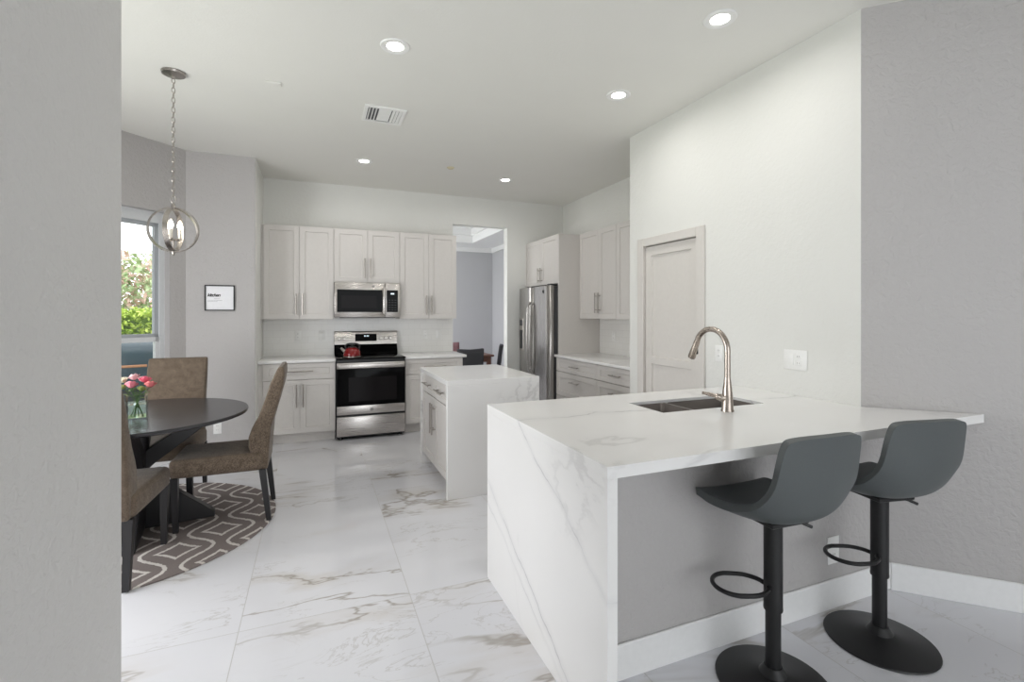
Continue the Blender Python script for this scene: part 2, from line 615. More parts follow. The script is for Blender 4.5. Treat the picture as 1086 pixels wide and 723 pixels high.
# angled window wall: local x along the wall (towards the camera side), local y outwards
K = (-1.17, YN)                    # inner corner with the nook wall
bay_len = 1.74
win_x0, win_x1, win_z0, win_z1 = 0.152, 1.16, 0.42, 2.375
bm = B()
T = 0.16
bx(bm, -0.15, win_x0, 0, T, 0, ZC)
bx(bm, win_x1, bay_len + .1, 0, T, 0, ZC)
bx(bm, win_x0, win_x1, 0, T, 0, win_z0)
bx(bm, win_x0, win_x1, 0, T, win_z1, ZC)
bay = struct('wall_bay', bm, m_gray)
# local +x -> (-1,-1)/sqrt2 ; local +y (outwards) -> (-1, 1)/sqrt2 : mirrored frame, so use an explicit mesh transform
def bay_tf(me):
    for v in me.vertices:
        x, y = v.co.x, v.co.y
        v.co.x = K[0] + (-x - y) / R2
        v.co.y = K[1] + (-x + y) / R2
    me.flip_normals()
bay_tf(bay.data)

def bay_obj(name, bm, mat, parent=None):
    o = obj(name, bm, mat, parent)
    bay_tf(o.data)
    return o

# window
yo = 0.075
bm = B(); f = 0.045
for a in ((win_x0, win_x0 + f, win_z0, win_z1), (win_x1 - f, win_x1, win_z0, win_z1)):
    bx(bm, a[0], a[1], yo, yo + 0.07, a[2], a[3])
bx(bm, win_x0 + f, win_x1 - f, yo, yo + 0.07, win_z1 - 0.10, win_z1)
bx(bm, win_x0 + f, win_x1 - f, yo, yo + 0.07, win_z0, win_z0 + 0.06)
m_winframe = plain('window_frame_white', (212, 214, 216), 0.4)
m_sash = plain('window_sash', (168, 172, 176), 0.4)
w1 = bay_obj('window_1', bm, m_winframe); w1['kind'] = 'structure'
bm = B(); s0, s1 = win_x0 + f, win_x1 - f
zt, zr, zb = win_z1 - .10, 1.20, win_z0 + .06
bx(bm, s0, s1, yo + .02, yo + .055, zt - .035, zt)
bx(bm, s0, s1, yo + .02, yo + .055, zr - .03, zr + .03)
bx(bm, s0, s0 + .035, yo + .02, yo + .055, zr, zt)
bx(bm, s1 - .035, s1, yo + .02, yo + .055, zr, zt)
bay_obj('window_upper_sash', bm, m_sash, w1)
bm = B()
bx(bm, s0, s1, yo + .004, yo + .04, zr - .045, zr - .0)
bx(bm, s0, s0 + .035, yo + .004, yo + .04, zb, zr)
bx(bm, s1 - .035, s1, yo + .004, yo + .04, zb, zr)
bx(bm, s0, s1, yo + .004, yo + .04, zb, zb + .05)
bay_obj('window_lower_sash', bm, m_winframe, w1)
bm = B(); bx(bm, s0 + .03, s1 - .03, yo + .035, yo + .039, zr, zt - .03)
bay_obj('window_upper_pane', bm, m_glass, w1)
bm = B(); bx(bm, s0 + .03, s1 - .03, yo + .02, yo + .024, zb + .04, zr - .03)
bay_obj('window_lower_pane', bm, m_glass, w1)
bm = B(); bx(bm, win_x0, win_x1, -0.012, yo, win_z0 - .02, win_z0 + .004)
bay_obj('window_sill', bm, m_trim, w1)

# back wall with the doorway
DX0, DX1, DZ = 1.735, 2.53, 2.635
bm = B()
bx(bm, -0.60, DX0, YB, YB + 0.13, 0, ZC)
bx(bm, DX1, XR + .15, YB, YB + 0.13, 0, ZC)
bx(bm, DX0, DX1, YB, YB + 0.13, DZ, ZC)
struct('wall_back', bm, m_white)
sbox('wall_right', m_white, XR, XR + .15, YP1, YB, 0, ZC)

# pantry block: the long white wall with the door opening
PY0, PY1, PZ = 2.84, 3.47, 2.0      # door opening
bm = B()
bx(bm, XP, XP + .12, YP0, PY0 - .01, 0, ZC)
bx(bm, XP, XP + .12, PY1 + .01, YP1, 0, ZC)
bx(bm, XP, XP + .12, PY0 - .01, PY1 + .01, PZ + .01, ZC)
bx(bm, XP + .12, XR + .15, YP1 - .12, YP1, 0, ZC)
struct('wall_pantry', bm, m_white)
bm = B(); bx(bm, XP + .12, XP + .14, PY0 - .05, PY1 + .05, 0, PZ + .05)
struct('pantry_shade_sheet', bm, m_dark)  # dark sheet put in as the shade seen through the door gaps
# angled gray wall on the right
bm = B()
L0, L1 = (XP - .0, GS - XP), (5.2, GS - 5.2)
n = 0.16 / R2
prism(bm, [L0, L1, (L1[0] + n, L1[1] + n), (L0[0] + .30, L0[1] + .0)], 'z', 0, ZC)
struct('wall_right_angled', bm, m_gray)
# walls behind the camera
sbox('wall_far_right', m_gray, 5.2, 5.35, -3.0, -0.80, 0, ZC)
bm = B()
bx(bm, -0.73, -0.5, -3.15, -3.0, 0, ZC); bx(bm, 3.7, 5.35, -3.15, -3.0, 0, ZC)
bx(bm, -0.5, 3.7, -3.15, -3.0, 0, 0.2); bx(bm, -0.5, 3.7, -3.15, -3.0, 2.5, ZC)  # unseen opening added for the fill light behind the camera
struct('wall_rear', bm, m_white)

# knee wall under the peninsula
KY = 1.585
bm = B()
prism(bm, [(0.90, KY), (GS - KY, KY), (GS - KY - .06, KY + .10), (0.90, KY + .10)], 'z', 0, ZPEN - 0.041)
struct('wall_peninsula', bm, m_gray)

# baseboards
def bb(name, pts, h=0.14):
    bm = B(); prism(bm, pts, 'z', 0, h, 0.004, 1)
    return struct(name, bm, m_trim)
t = 0.014
bb('baseboard_peninsula', [(0.902, KY - t), (GS - KY + t * .4, KY - t), (GS - KY, KY), (0.902, KY)])
dq = t / R2
bb('baseboard_angled', [(GS - KY + .008, KY - .008), (5.2, GS - 5.2), (5.2 - dq, GS - 5.2 - dq), (GS - KY + .008 - dq, KY - .008 - dq)])
bb('baseboard_nook', [(-1.16, YN - t), (XL - .002, YN - t), (XL - .002, YN), (-1.16, YN)], 0.125)
bb('baseboard_bay', [(K[0] + .0, K[1] - .002), (K[0] - 1.2, K[1] - 1.2), (K[0] - 1.2 + dq, K[1] - 1.2 - dq), (K[0] + dq, K[1] - .002 - dq)], 0.125)
bb('baseboard_left', [(-0.575, -2.9), (-0.561, -2.9), (-0.561, 1.91), (-0.575, 1.91)])

# backsplashes
sbox('trim_backsplash_left', m_subx, XL, 0.2, YB - .008, YB, 0.885, 1.375)
sbox('trim_backsplash_range', m_subx, 0.2, DX0, YB - .0081, YB, 0.885, 1.5)
sbox('trim_backsplash_right', m_suby, XR - .008, XR, YP1, 5.37, 0.885, 1.375)

# pantry door with its casing
bm = B()
cw = 0.082
for y0, y1, z0, z1 in ((PY0 - cw, PY0, 0, PZ + .07), (PY1, PY1 + cw, 0, PZ + .07), (PY0, PY1, PZ, PZ + .07)):
    bx(bm, XP - .018, XP, y0, y1, z0, z1, 0.004, 1)
bx(bm, XP, XP + .10, PY0 - .01, PY0, 0, PZ); bx(bm, XP, XP + .10, PY1, PY1 + .01, 0, PZ); bx(bm, XP, XP + .10, PY0, PY1, PZ, PZ + .01)
m_door = plain('door_paint', (212, 208, 203), 0.4)
struct('trim_1', bm, m_door)
# one door leaf with two recessed panels, cut into one board
def panel_door(w, h, th, panels, rec=0.012):
    """local: x 0..w, y 0..th (front at y=0), z 0..h ; panels = [(x0,x1,z0,z1)]"""
    bm = B()
    xs = sorted({0, w} | {p[i] for p in panels for i in (0, 1)})
    zs = sorted({0, h} | {p[i] for p in panels for i in (2, 3)})
    V = {(i, j): bm.verts.new((x, 0, z)) for i, x in enumerate(xs) for j, z in enumerate(zs)}
    front, pan = [], {}
    for i in range(len(xs) - 1):
        for j in range(len(zs) - 1):
            fc = bm.faces.new((V[i, j], V[i + 1, j], V[i + 1, j + 1], V[i, j + 1]))
            front.append(fc)
            cx, cz = (xs[i] + xs[i + 1]) / 2, (zs[j] + zs[j + 1]) / 2
            for k, p in enumerate(panels):
                if p[0] < cx < p[1] and p[2] < cz < p[3]:
                    pan.setdefault(k, []).append(fc)
    r = bmesh.ops.extrude_face_region(bm, geom=front)
    vs = [g for g in r['geom'] if isinstance(g, bmesh.types.BMVert)]
    bmesh.ops.translate(bm, vec=(0, th, 0), verts=vs)
    for k, fcs in pan.items():
        fcs = [f for f in fcs if f.is_valid]
        r = bmesh.ops.inset_region(bm, faces=fcs, thickness=0.006, depth=0)
        vs = list({v for f in fcs for v in f.verts})
        bmesh.ops.translate(bm, vec=(0, rec, 0), verts=vs)
    bmesh.ops.recalc_face_normals(bm, faces=bm.faces)
    return bm
W_, H_ = PY1 - PY0 - .008, PZ - .012
bm = panel_door(W_, H_, 0.035, [(0.075, W_ - .075, 0.16, 0.985), (0.075, W_ - .075, 1.045, H_ - .075)], 0.014)
pd = struct('door_1', bm, m_door)
pd.location = (XP + .012, PY1 - .004, 0.006)
pd.rotation_euler = (0, 0, radians(-90))

# dining room behind the doorway
DYB, DXR = 9.42, 3.40
sbox('wall_dining_back', m_dwall, -0.4, DXR + .12, DYB, DYB + .12, 0, 3.2)
sbox('wall_dining_right', m_dwall, DXR, DXR + .12, YB + .13, DYB, 0, 3.2)
bm = B()
bx(bm, -0.5, -0.38, YB + .13, 6.9, 0, 3.2); bx(bm, -0.5, -0.38, 9.1, DYB, 0, 3.2)
bx(bm, -0.5, -0.38, 6.9, 9.1, 0, 0.7); bx(bm, -0.5, -0.38, 6.9, 9.1, 2.5, 3.2)  # unseen opening added to hold the dining room fill light
struct('wall_dining_left', bm, m_dwall)
bm = B()
zs_ = 2.76
bx(bm, -0.4, DXR, YB + .13, YB + .75, zs_, 3.3); bx(bm, -0.4, DXR, DYB - .62, DYB, zs_, 3.3)
bx(bm, -0.4, 0.3, YB + .75, DYB - .62, zs_, 3.3); bx(bm, DXR - .62, DXR, YB + .75, DYB - .62, zs_, 3.3)
bx(bm, 0.3, DXR - .62, YB + .75, DYB - .62, 3.12, 3.3)
m_dceil = plain('dining_ceiling_paint', (238, 238, 238), 0.7)
struct('ceiling_dining', bm, m_dceil)
def ringframe(bm, x0, x1, y0, y1, z0, z1, w):
    bx(bm, x0, x1, y0, y0 + w, z0, z1); bx(bm, x0, x1, y1 - w, y1, z0, z1)
    bx(bm, x0, x0 + w, y0 + w, y1 - w, z0, z1); bx(bm, x1 - w, x1, y0 + w, y1 - w, z0, z1)
bm = B()
ringframe(bm, 0.3, DXR - .62, YB + .75, DYB - .62, 3.02, 3.12, 0.10)
ringframe(bm, 0.3, DXR - .62, YB + .75, DYB - .62, 2.90, 3.02, 0.045)
struct('trim_tray_ceiling', bm, m_trim)
bm = B(); bx(bm, -0.38, DXR, DYB - .03, DYB, zs_ - .09, zs_); bx(bm, DXR - .03, DXR, YB + .13, DYB - .03, zs_ - .09, zs_)
struct('trim_dining_crown', bm, m_trim)

# ------------------------------------------------------------------ cabinets
FR, REC, DT = 0.058, 0.009, 0.02
def handle_bm(length, vertical, cx, cz, proj=0.032, r=0.0068):
    bm = B()
    h = length / 2
    if vertical:
        tube(bm, [(cx, -proj, cz - h), (cx, -proj, cz + h)], r, 8)
        for s in (-1, 1):
            tube(bm, [(cx, -proj, cz + s * h * .68), (cx, 0.001, cz + s * h * .68)], r * .8, 8)
    else:
        tube(bm, [(cx - h, -proj, cz), (cx + h, -proj, cz)], r, 8)
        for s in (-1, 1):
            tube(bm, [(cx + s * h * .68, -proj, cz), (cx + s * h * .68, 0.001, cz)], r * .8, 8)
    return bm

def front(kind, root, x0, x1, z0, z1, handle, fr=FR):
    """a shaker front with its pull. local y=0 is the front face"""
    g = 0.0015
    w, h = x1 - x0 - 2 * g, z1 - z0 - 2 * g
    e = min(fr, h * .28)
    bm = panel_door(w, h, DT, [(fr, w - fr, e, h - e)], REC)
    bmesh.ops.translate(bm, vec=(x0 + g, 0, z0 + g), verts=bm.verts)
    d = obj(kind, bm, m_cab, root, angle=25)
    if handle:
        obj('handle', handle_bm(*handle), m_nickel, d)
    return d

def cabinet(name, label, loc, rz, w, depth, z0, z1, fronts, toe=0.0, group=None, left_fill=0.0):
    """fronts: (kind,x0,x1,z0,z1,handle)"""
    t_ = thing(name, label, 'cabinet', loc, rz, group)
    bm = B()
    if toe:
        bx(bm, 0, w, DT + .001, depth, toe, z1)
        bx(bm, 0.0, w, 0.085, depth, 0, toe)
    else:
        bx(bm, 0, w, DT + .001, depth, z0, z1)
    obj('cabinet_body', bm, m_cab, t_)
    for f_ in fronts:
        front(f_[0], t_, *f_[1:])
    return t_

def V(length, cx, cz): return (length, True, cx, cz)
def H(length, cx, cz): return (length, False, cx, cz)

ZU0, ZU1 = 1.356, 2.422
UF = 6.049 + 0.0
UG, BG = 'upper cabinets on the back wall', 'base cabinets'
ud = YB - UF
def upper(label, x0, x1, z0, z1, hl):
    w = x1 - x0; m = w / 2
    cz = z0 + .03 + hl / 2 + .02
    cabinet('upper_cabinet', label, (x0, UF, 0), 0, w, ud, z0, z1,
            [('door', 0, m, z0, z1, V(hl, m - .033, cz)), ('door', m, w, z0, z1, V(hl, m + .033, cz))], group=UG)
upper('tall pale upper cabinet left of the microwave with two shaker doors', -0.532, 0.207, ZU0, ZU1, 0.24)
upper('short pale two-door cabinet directly above the microwave', 0.2085, 0.970, 1.790, ZU1, 0.24)
upper('tall pale upper cabinet right of the microwave next to the doorway', 0.9715, 1.692, ZU0, ZU1, 0.24)
# filler strip
boxo('filler', m_cab, None, XL, -0.533, UF + .022, YB, ZU0, ZU1)
fl = bpy.data.objects['filler']; fl.name = 'trim_filler'; fl['kind'] = 'structure'

# base cabinets on the back wall: left and right of the range
BF = 5.765
bd = YB - BF - .004
ZB1 = 0.884
def base(label, x0, x1, pulls=True):
    w = x1 - x0; m = w / 2
    return cabinet('base_cabinet', label, (x0, BF, 0), 0, w, bd, 0.11, ZB1,
            [('drawer', 0, w, 0.70, ZB1 - .008, H(0.27, m, 0.79)),
             ('door', 0, m, 0.115, 0.695, V(0.25, m - .033, 0.525)), ('door', m, w, 0.115, 0.695, V(0.25, m + .033, 0.525))], toe=0.11, group=BG)
base('pale base cabinet left of the range with one wide drawer over two doors', -0.512, 0.214)
base('pale base cabinet right of the range, partly behind the island', 0.992, 1.692)
bm = B(); bx(bm, XL, -0.513, BF + .022, YB, 0, ZB1)
struct('trim_base_filler', bm, m_cab)
m_q1 = quartz('quartz_counter', (), 0.35)
tag(boxo('countertop', m_q1, None, XL + .001, 0.2165, 5.738, YB - .009, ZB1, 0.914, bev=0.003), 'short white quartz countertop left of the range', 'countertop', 'white quartz countertops')
tag(boxo('countertop', m_q1, None, 0.988, 1.735, 5.738, YB - .009, ZB1, 0.914, bev=0.003), 'short white quartz countertop between the range and the doorway', 'countertop', 'white quartz countertops')

# right wall: fridge surround, uppers, drawers
RM = radians(-90)
PYs = 5.375                         # south face of the tall panel
cabinet('fridge_cabinet', 'pale two-door cabinet above the refrigerator', (2.822, YB - .002, 0), RM, YB - PYs - .028, XR - 2.822 - .001, 1.80, 2.42,
        [('door', 0.0, 0.49, 1.80, 2.42, V(0.2, 0.45, 1.93)), ('door', 0.49, 0.984, 1.80, 2.42, V(0.2, 0.53, 1.93))])
tag(boxo('end_panel', m_cab, None, 2.822, XR - .001, PYs, PYs + .025, 0, 2.42), 'tall pale side panel beside the refrigerator', 'panel')
RUF = 3.118
def rupper(label, y1, y0):
    w = y1 - y0; m = w * .545
    cabinet('upper_cabinet', label, (RUF, y1, 0), RM, w, XR - RUF - .001, ZU0, ZU1,
            [('door', 0, m, ZU0, ZU1, V(0.24, m - .035, ZU0 + .19)), ('door', m, w, ZU0, ZU1, V(0.24, m + .035, ZU0 + .19))], group='upper cabinets on the right wall')
rupper('pale two-door upper cabinet against the tall refrigerator panel', PYs - .001, 4.565)
w = 4.563 - 3.72
cabinet('upper_cabinet', 'pale upper cabinet on the right wall, half hidden by the white wall', (RUF, 4.563, 0), RM, w, XR - RUF - .001, ZU0, ZU1,
        [('door', 0, w / 2, ZU0, ZU1, V(0.24, w / 2 - .04, ZU0 + .19)), ('door', w / 2, w, ZU0, ZU1, V(0.24, w / 2 + .04, ZU0 + .19))], group='upper cabinets on the right wall')
RBF = 2.785
def rbase(label, y1, y0):
    w = y1 - y0; m = w / 2
    cabinet('drawer_cabinet', label, (RBF, y1, 0), RM, w, XR - RBF - .001, 0.11, ZB1,
            [('drawer', 0, w, 0.715, ZB1 - .008, H(0.19, m, 0.795)), ('drawer', 0, w, 0.42, 0.71, H(0.19, m, 0.61)), ('drawer', 0, w, 0.115, 0.415, H(0.19, m, 0.31))],
            toe=0.11, group='drawer cabinets on the right wall')
rbase('pale three-drawer base cabinet next to the refrigerator panel', PYs - .001, 4.44)
rbase('pale three-drawer base cabinet nearer the pantry wall', 4.438, 3.72)
tag(boxo('countertop', m_q1, None, 2.755, XR - .009, YP1 + .001, PYs - .002, ZB1, 0.914, bev=0.003), 'white quartz countertop along the right wall beyond the pantry', 'countertop', 'white quartz countertops')

# ------------------------------------------------------------------ refrigerator (faces -X; local x = -Y, local y = +X)
FX, FY1, FY0 = 2.70, 6.372, 5.405
fw = FY1 - FY0
fr_ = thing('refrigerator', 'stainless side-by-side refrigerator with a water dispenser', 'refrigerator', (FX, FY1, 0), RM)
boxo('fridge_body', m_dark, fr_, 0.006, fw - .006, 0.075, XR - FX - .02, 0.015, 1.765, bev=0.006)
split = fw * .46
def fdoor(x0, x1):
    bm = B()
    pts = []
    n_ = 10
    for i in range(n_ + 1):
        u = i / n_
        edge_ = min(u, 1 - u)
        y = 0.028 * (1 - min(1, edge_ / .14)) ** 2
        pts.append((x0 + (x1 - x0) * u, y))
    pts += [(x1, 0.07), (x0, 0.07)]
    prism(bm, pts, 'z', 0.07, 1.775, 0.004, 1)
    return bm
def fhandle(cx):
    bm = B()
    path = catmull([(cx, 0.004, 0.62), (cx, -0.032, 0.70), (cx, -0.046, 0.95), (cx, -0.048, 1.10), (cx, -0.046, 1.25), (cx, -0.032, 1.50), (cx, 0.004, 1.57)], 5)
    tube(bm, path, 0.015, 10)
    return bm
dl = obj('freezer_door', fdoor(0.002, split - .003), m_steelv, fr_)
obj('handle', fhandle(split - .045), m_steelv, dl)
dr_ = obj('fridge_door', fdoor(split + .003, fw - .002), m_steelv, fr_)
obj('handle', fhandle(split + .045), m_steelv, dr_)
bm = B(); bx(bm, 0.04, 0.17, -0.006, 0.03, 0.90, 1.36, 0.004, 1)
disp = obj('water_dispenser', bm, m_nickel, fr_)
boxo('dispenser_recess', m_black, disp, 0.055, 0.155, -0.008, 0.0, 0.93, 1.19)
boxo('dispenser_panel', m_dark, disp, 0.055, 0.155, -0.0085, 0.0, 1.25, 1.33)
bm = B(); bx(bm, 0.0, fw, 0.03, 0.12, 0.015, 0.066)
obj('kick_grille', bm, m_dark, fr_)
bm = B(); bx(bm, fw - .10, fw - .01, 0.02, 0.13, 1.776, 1.795, 0.006, 1)
obj('hinge_cover', bm, m_dark, fr_)
def roundel(parent, cx, y, cz, r, mat):
    bm = B()
    tube(bm, [(cx + r * cos(a * pi / 8), y, cz + r * sin(a * pi / 8)) for a in range(16)], r * .13, 6, closed=True)
    tube(bm, [(cx - r * .45, y, cz + r * .3), (cx - r * .6, y, cz - .05 * r), (cx - r * .2, y, cz - r * .5), (cx + .1 * r, y, cz + .05 * r), (cx - r * .1, y, cz + .45 * r), (cx - r * .35, y, cz - .55 * r)], r * .11, 6)
    tube(bm, [(cx + r * .6, y, cz + r * .35), (cx + r * .35, y, cz + r * .5), (cx + .2 * r, y, cz + .2 * r), (cx + r * .45, y, cz), (cx + r * .2, y, cz - .35 * r), (cx + r * .6, y, cz - .3 * r)], r * .11, 6)
    return obj('emblem', bm, mat, parent)
roundel(fr_, fw - .16, -0.002, 1.70, 0.022, m_dark)

# ------------------------------------------------------------------ range
rx0, rx1 = 0.222, 0.982
rg = thing('range', 'stainless electric range with black glass oven door and cooktop', 'stove', ((rx0 + rx1) / 2, 5.71, 0))
hw = (rx1 - rx0) / 2
bm = B(); bx(bm, -hw, hw, 0.035, YB - 5.71 - .012, 0.03, 0.902, 0.003, 1)
obj('range_body', bm, m_black, rg)
for sx in (-1, 1):
    for yy in (0.08, 0.6):
        bm = B(); lathe(bm, [(0.02, 0.0), (0.02, 0.012), (0.012, 0.03)], 12, sx * (hw - .05), yy)
        obj('leveling_foot', bm, m_black, rg)
bm = B(); bx(bm, -hw - .003, hw + .003, -0.012, YB - 5.71 - .10, 0.9025, 0.918, 0.004, 2)
ct = obj('cooktop', bm, m_blackglass, rg)
m_burner = plain('burner_ring', (58, 56, 56), 0.2)
for cx, cy, r in ((-.19, .16, .105), (.19, .16, .09), (-.19, .42, .08), (.19, .42, .105)):
    bm = B(); lathe(bm, [(r - .004, 0.9181), (r - .004, 0.9188), (r, 0.9188), (r, 0.9181), (r - .004, 0.9181)], 40, cx, cy)
    obj('burner_ring', bm, m_burner, ct)
# drawer
bm = B(); bx(bm, -hw + .004, hw - .004, 0.0, 0.034, 0.045, 0.262, 0.004, 2)
obj('drawer', bm, m_steel, rg)
# oven door
bm = B(); bx(bm, -hw + .004, hw - .004, 0.002, 0.034, 0.282, 0.868, 0.004, 2)
od = obj('oven_door', bm, m_blackglass, rg)
boxo('lower_trim', m_steel, od, -hw + .006, hw - .006, -0.003, 0.01, 0.286, 0.382, bev=0.002)
boxo('oven_window', m_window_dark, od, -hw + .13, hw - .10, 0.0005, 0.004, 0.43, 0.70)
boxo('upper_trim', m_steel, od, -hw + .006, hw - .006, -0.002, 0.01, 0.800, 0.866, bev=0.002)
bm = B()
bx(bm, -hw + .02, hw - .02, -0.058, -0.034, 0.806, 0.856, 0.008, 3)
for s in (-1, 1):
    bx(bm, s * (hw - .05) - .014, s * (hw - .05) + .014, -0.036, 0.0, 0.818, 0.844)
obj('handle', bm, m_steel, od)
roundel(od, 0.0, -0.0035, 0.334, 0.017, m_dark)
# backguard
by = YB - 5.71 - .10
bm = B(); prism(bm, [(by - .01, 0.918), (by + .05, 1.035), (by + .088, 1.035), (by + .088, 0.918)], 'x', -hw, hw, 0.002, 1)
bg = obj('backguard', bm, m_blackglass, rg)
bm = B(); prism(bm, [(by + .03, 1.035), (by + .05, 1.19), (by + .06, 1.20), (by + .088, 1.20), (by + .088, 1.035)], 'x', -hw, hw, 0.003, 1)
cp = obj('control_panel', bm, m_steel, rg)
def onpanel(z): return by + .03 + (z - 1.035) * (.02 / .155)
bm = B(); prism(bm, [(onpanel(1.075) - .004, 1.075), (onpanel(1.165) - .004, 1.165), (onpanel(1.165) + .01, 1.165), (onpanel(1.075) + .01, 1.075)], 'x', -0.135, 0.125)
dsp = obj('display', bm, m_blackglass, cp)
for i, dx in enumerate((-.022, -.008, .010, .024)):
    boxo('digit', m_digit, dsp, dx - .004, dx + .004, onpanel(1.14) - .006, onpanel(1.14), 1.132, 1.147)
for kx in (-.325, -.262, .172, .236, .296):
    kz = 1.112
    bm = B()
    lathe(bm, [(0.024, 0), (0.024, 0.012), (0.019, 0.016), (0.017, 0.034), (0.0, 0.036)], 20)
    bmesh.ops.rotate(bm, cent=(0, 0, 0), matrix=Matrix.Rotation(radians(90 - 7), 3, 'X'), verts=bm.verts)
    bmesh.ops.translate(bm, vec=(kx, onpanel(kz), kz), verts=bm.verts)
    obj('knob', bm, m_steel, cp)

# kettle
kt = thing('kettle', 'shiny red kettle with a black handle on the front left burner', 'kettle', (0.40, 5.87, 0.9190))
bm = B(); lathe(bm, [(0.0, 0.002), (0.092, 0.002), (0.098, 0.012), (0.097, 0.035), (0.088, 0.07), (0.066, 0.098), (0.046, 0.110), (0.0, 0.111)], 32)
kb = obj('kettle_body', bm, m_red, kt)
bm = B(); lathe(bm, [(0.0, 0.0), (0.093, 0.0), (0.099, 0.005), (0.099, 0.014), (0.094, 0.014)], 32)
obj('kettle_base', bm, m_nickel, kt)
bm = B(); lathe(bm, [(0.046, 0.110), (0.044, 0.118), (0.015, 0.124), (0.010, 0.128), (0.012, 0.135), (0.0, 0.138)], 24)
obj('lid', bm, m_black, kt)
bm = B(); tube(bm, [(-0.07, 0, 0.06), (-0.098, 0, 0.082), (-0.122, 0, 0.108)], [0.022, 0.016, 0.011], 12)
obj('spout', bm, m_nickel, kt)
bm = B(); tube(bm, catmull([(-0.062, 0, 0.10), (-0.074, 0, 0.13), (-0.045, 0, 0.152), (0.0, 0, 0.156), (0.05, 0, 0.151), (0.082, 0, 0.128), (0.074, 0, 0.088)], 5), 0.009, 10)
obj('handle', bm, m_black, kt)

# microwave
mx0, mx1, mz0, mz1 = 0.212, 0.968, 1.375, 1.787
MY = 5.985
mw = thing('microwave', 'stainless over-the-range microwave with a black glass door', 'microwave', ((mx0 + mx1) / 2, MY, mz0))
mwid = (mx1 - mx0) / 2; mh = mz1 - mz0
boxo('microwave_body', m_dark, mw, -mwid, mwid, 0.04, YB - MY - .001, 0.006, mh - .001, bev=0.003)
dsx = mwid - .185
bm = B(); bx(bm, -mwid, dsx, 0.0, 0.039, 0.0, mh, 0.005, 2)
md = obj('microwave_door', bm, m_steel, mw)
boxo('door_glass', m_blackglass, md, -mwid + .028, dsx - .03, -0.003, 0.002, 0.062, mh - .085)
boxo('door_window', m_window_dark, md, -mwid + .075, dsx - .095, -0.0042, 0.002, 0.11, mh - .155)
bm = B(); bx(bm, dsx - .026, dsx + .003, -0.044, -0.022, 0.03, mh - .062, 0.008, 3)
bx(bm, dsx - .02, dsx - .003, -0.024, 0.0, 0.06, 0.085); bx(bm, dsx - .02, dsx - .003, -0.024, 0.0, mh - .115, mh - .09)
obj('handle', bm, m_steel, md)
bm = B(); bx(bm, dsx + .004, mwid, 0.0, 0.039, 0.0, mh, 0.005, 2)
mp = obj('control_panel', bm, m_steel, mw)
kp = boxo('keypad', m_blackglass, mp, dsx + .022, mwid - .03, -0.003, 0.002, 0.062, mh - .085)
boxo('clock_display', m_digit, kp, dsx + .07, mwid - .075, -0.0042, 0.0, mh - .135, mh - .12)
m_key = plain('keypad_marks', (72, 72, 74), 0.4)
for r_ in range(5):
    for c_ in range(3):
        boxo('key', m_key, kp, dsx + .045 + c_ * .036, dsx + .045 + c_ * .036 + .018, -0.0038, 0.0, 0.085 + r_ * .03, 0.091 + r_ * .03)
roundel(md, 0.06, -0.001, mh - .042, 0.014, m_dark)
boxo('vent_grille', m_black, mw, -mwid + .06, mwid - .06, 0.02, 0.16, -0.008, 0.005)

# ------------------------------------------------------------------ island
IX0, IX1, IY0, IY1, IZ = 0.932, 1.705, 3.590, 4.605, 0.9065
icab = thing('island_cabinet', 'pale island cabinet with two drawers over two doors between waterfall slabs', 'cabinet', (IX0 + .018, IY1 - .041, 0), RM)
iw = (IY1 - IY0) - .082
bm = B()
bx(bm, 0, iw, DT + .001, IX1 - IX0 - .06, 0.11, IZ - .041)
bx(bm, 0, iw, 0.085, IX1 - IX0 - .06, 0.0, 0.11)
obj('cabinet_body', bm, m_cab, icab)
m2 = iw / 2
front('drawer', icab, 0, m2, 0.70, IZ - .05, H(0.24, m2 / 2, 0.785))
front('drawer', icab, m2, iw, 0.70, IZ - .05, H(0.24, m2 * 1.5, 0.785))
front('door', icab, 0, m2, 0.115, 0.695, V(0.26, m2 - .035, 0.52))
front('door', icab, m2, iw, 0.115, 0.695, V(0.26, m2 + .035, 0.52))
m_qi = quartz('quartz_island', (), 0.5, (3.1, 0.7, 5.2), 1.1)
it = thing('island_countertop', 'white quartz island top with waterfall ends', 'countertop', (0, 0, 0))
bm = B(); bx(bm, IX0, IX1, IY0, IY1, IZ - .04, IZ, 0.002, 1); obj('countertop_slab', bm, m_qi, it)
bm = B(); bx(bm, IX0, IX1, IY0, IY0 + .04, 0, IZ - .0402, 0.002, 1); obj('waterfall_panel', bm, m_qi, it)
bm = B(); bx(bm, IX0, IX1, IY1 - .04, IY1, 0, IZ - .0402, 0.002, 1); obj('waterfall_panel', bm, m_qi, it)

# ------------------------------------------------------------------ peninsula
PX0, PN, PF = 0.862, 1.312, 2.468
PT = 0.04
m_qp = quartz('quartz_peninsula', (((0, 0.514, -0.857), 0.245, 0.5, 0.0045), ((0, 0.476, -0.88), 0.70, 0.55, 0.0055), ((0, 0.42, -0.907), 0.655, 0.35, 0.004), ((0.1, 0.25, -0.96), 0.93, 0.0, 0.01)), 0.28, (1.3, 4.4, 2.0), 1.0)
sx0, sx1, sy0, sy1 = 1.59, 2.275, 1.928, 2.215
bm = B()
xs = [PX0, sx0, sx1, XP - .001]
ys = [PN, GS - XP - .003, sy0, sy1, PF]
VV = {}
def gv(x, y):
    k_ = (round(x, 4), round(y, 4))
    if k_ not in VV:
        VV[k_] = bm.verts.new((x, y, ZPEN))
    return VV[k_]
tf = []
for i in range(3):
    for j in range(4):
        if i == 1 and j == 2:
            continue
        tf.append(bm.faces.new([gv(xs[i], ys[j]), gv(xs[i + 1], ys[j]), gv(xs[i + 1], ys[j + 1]), gv(xs[i], ys[j + 1])]))
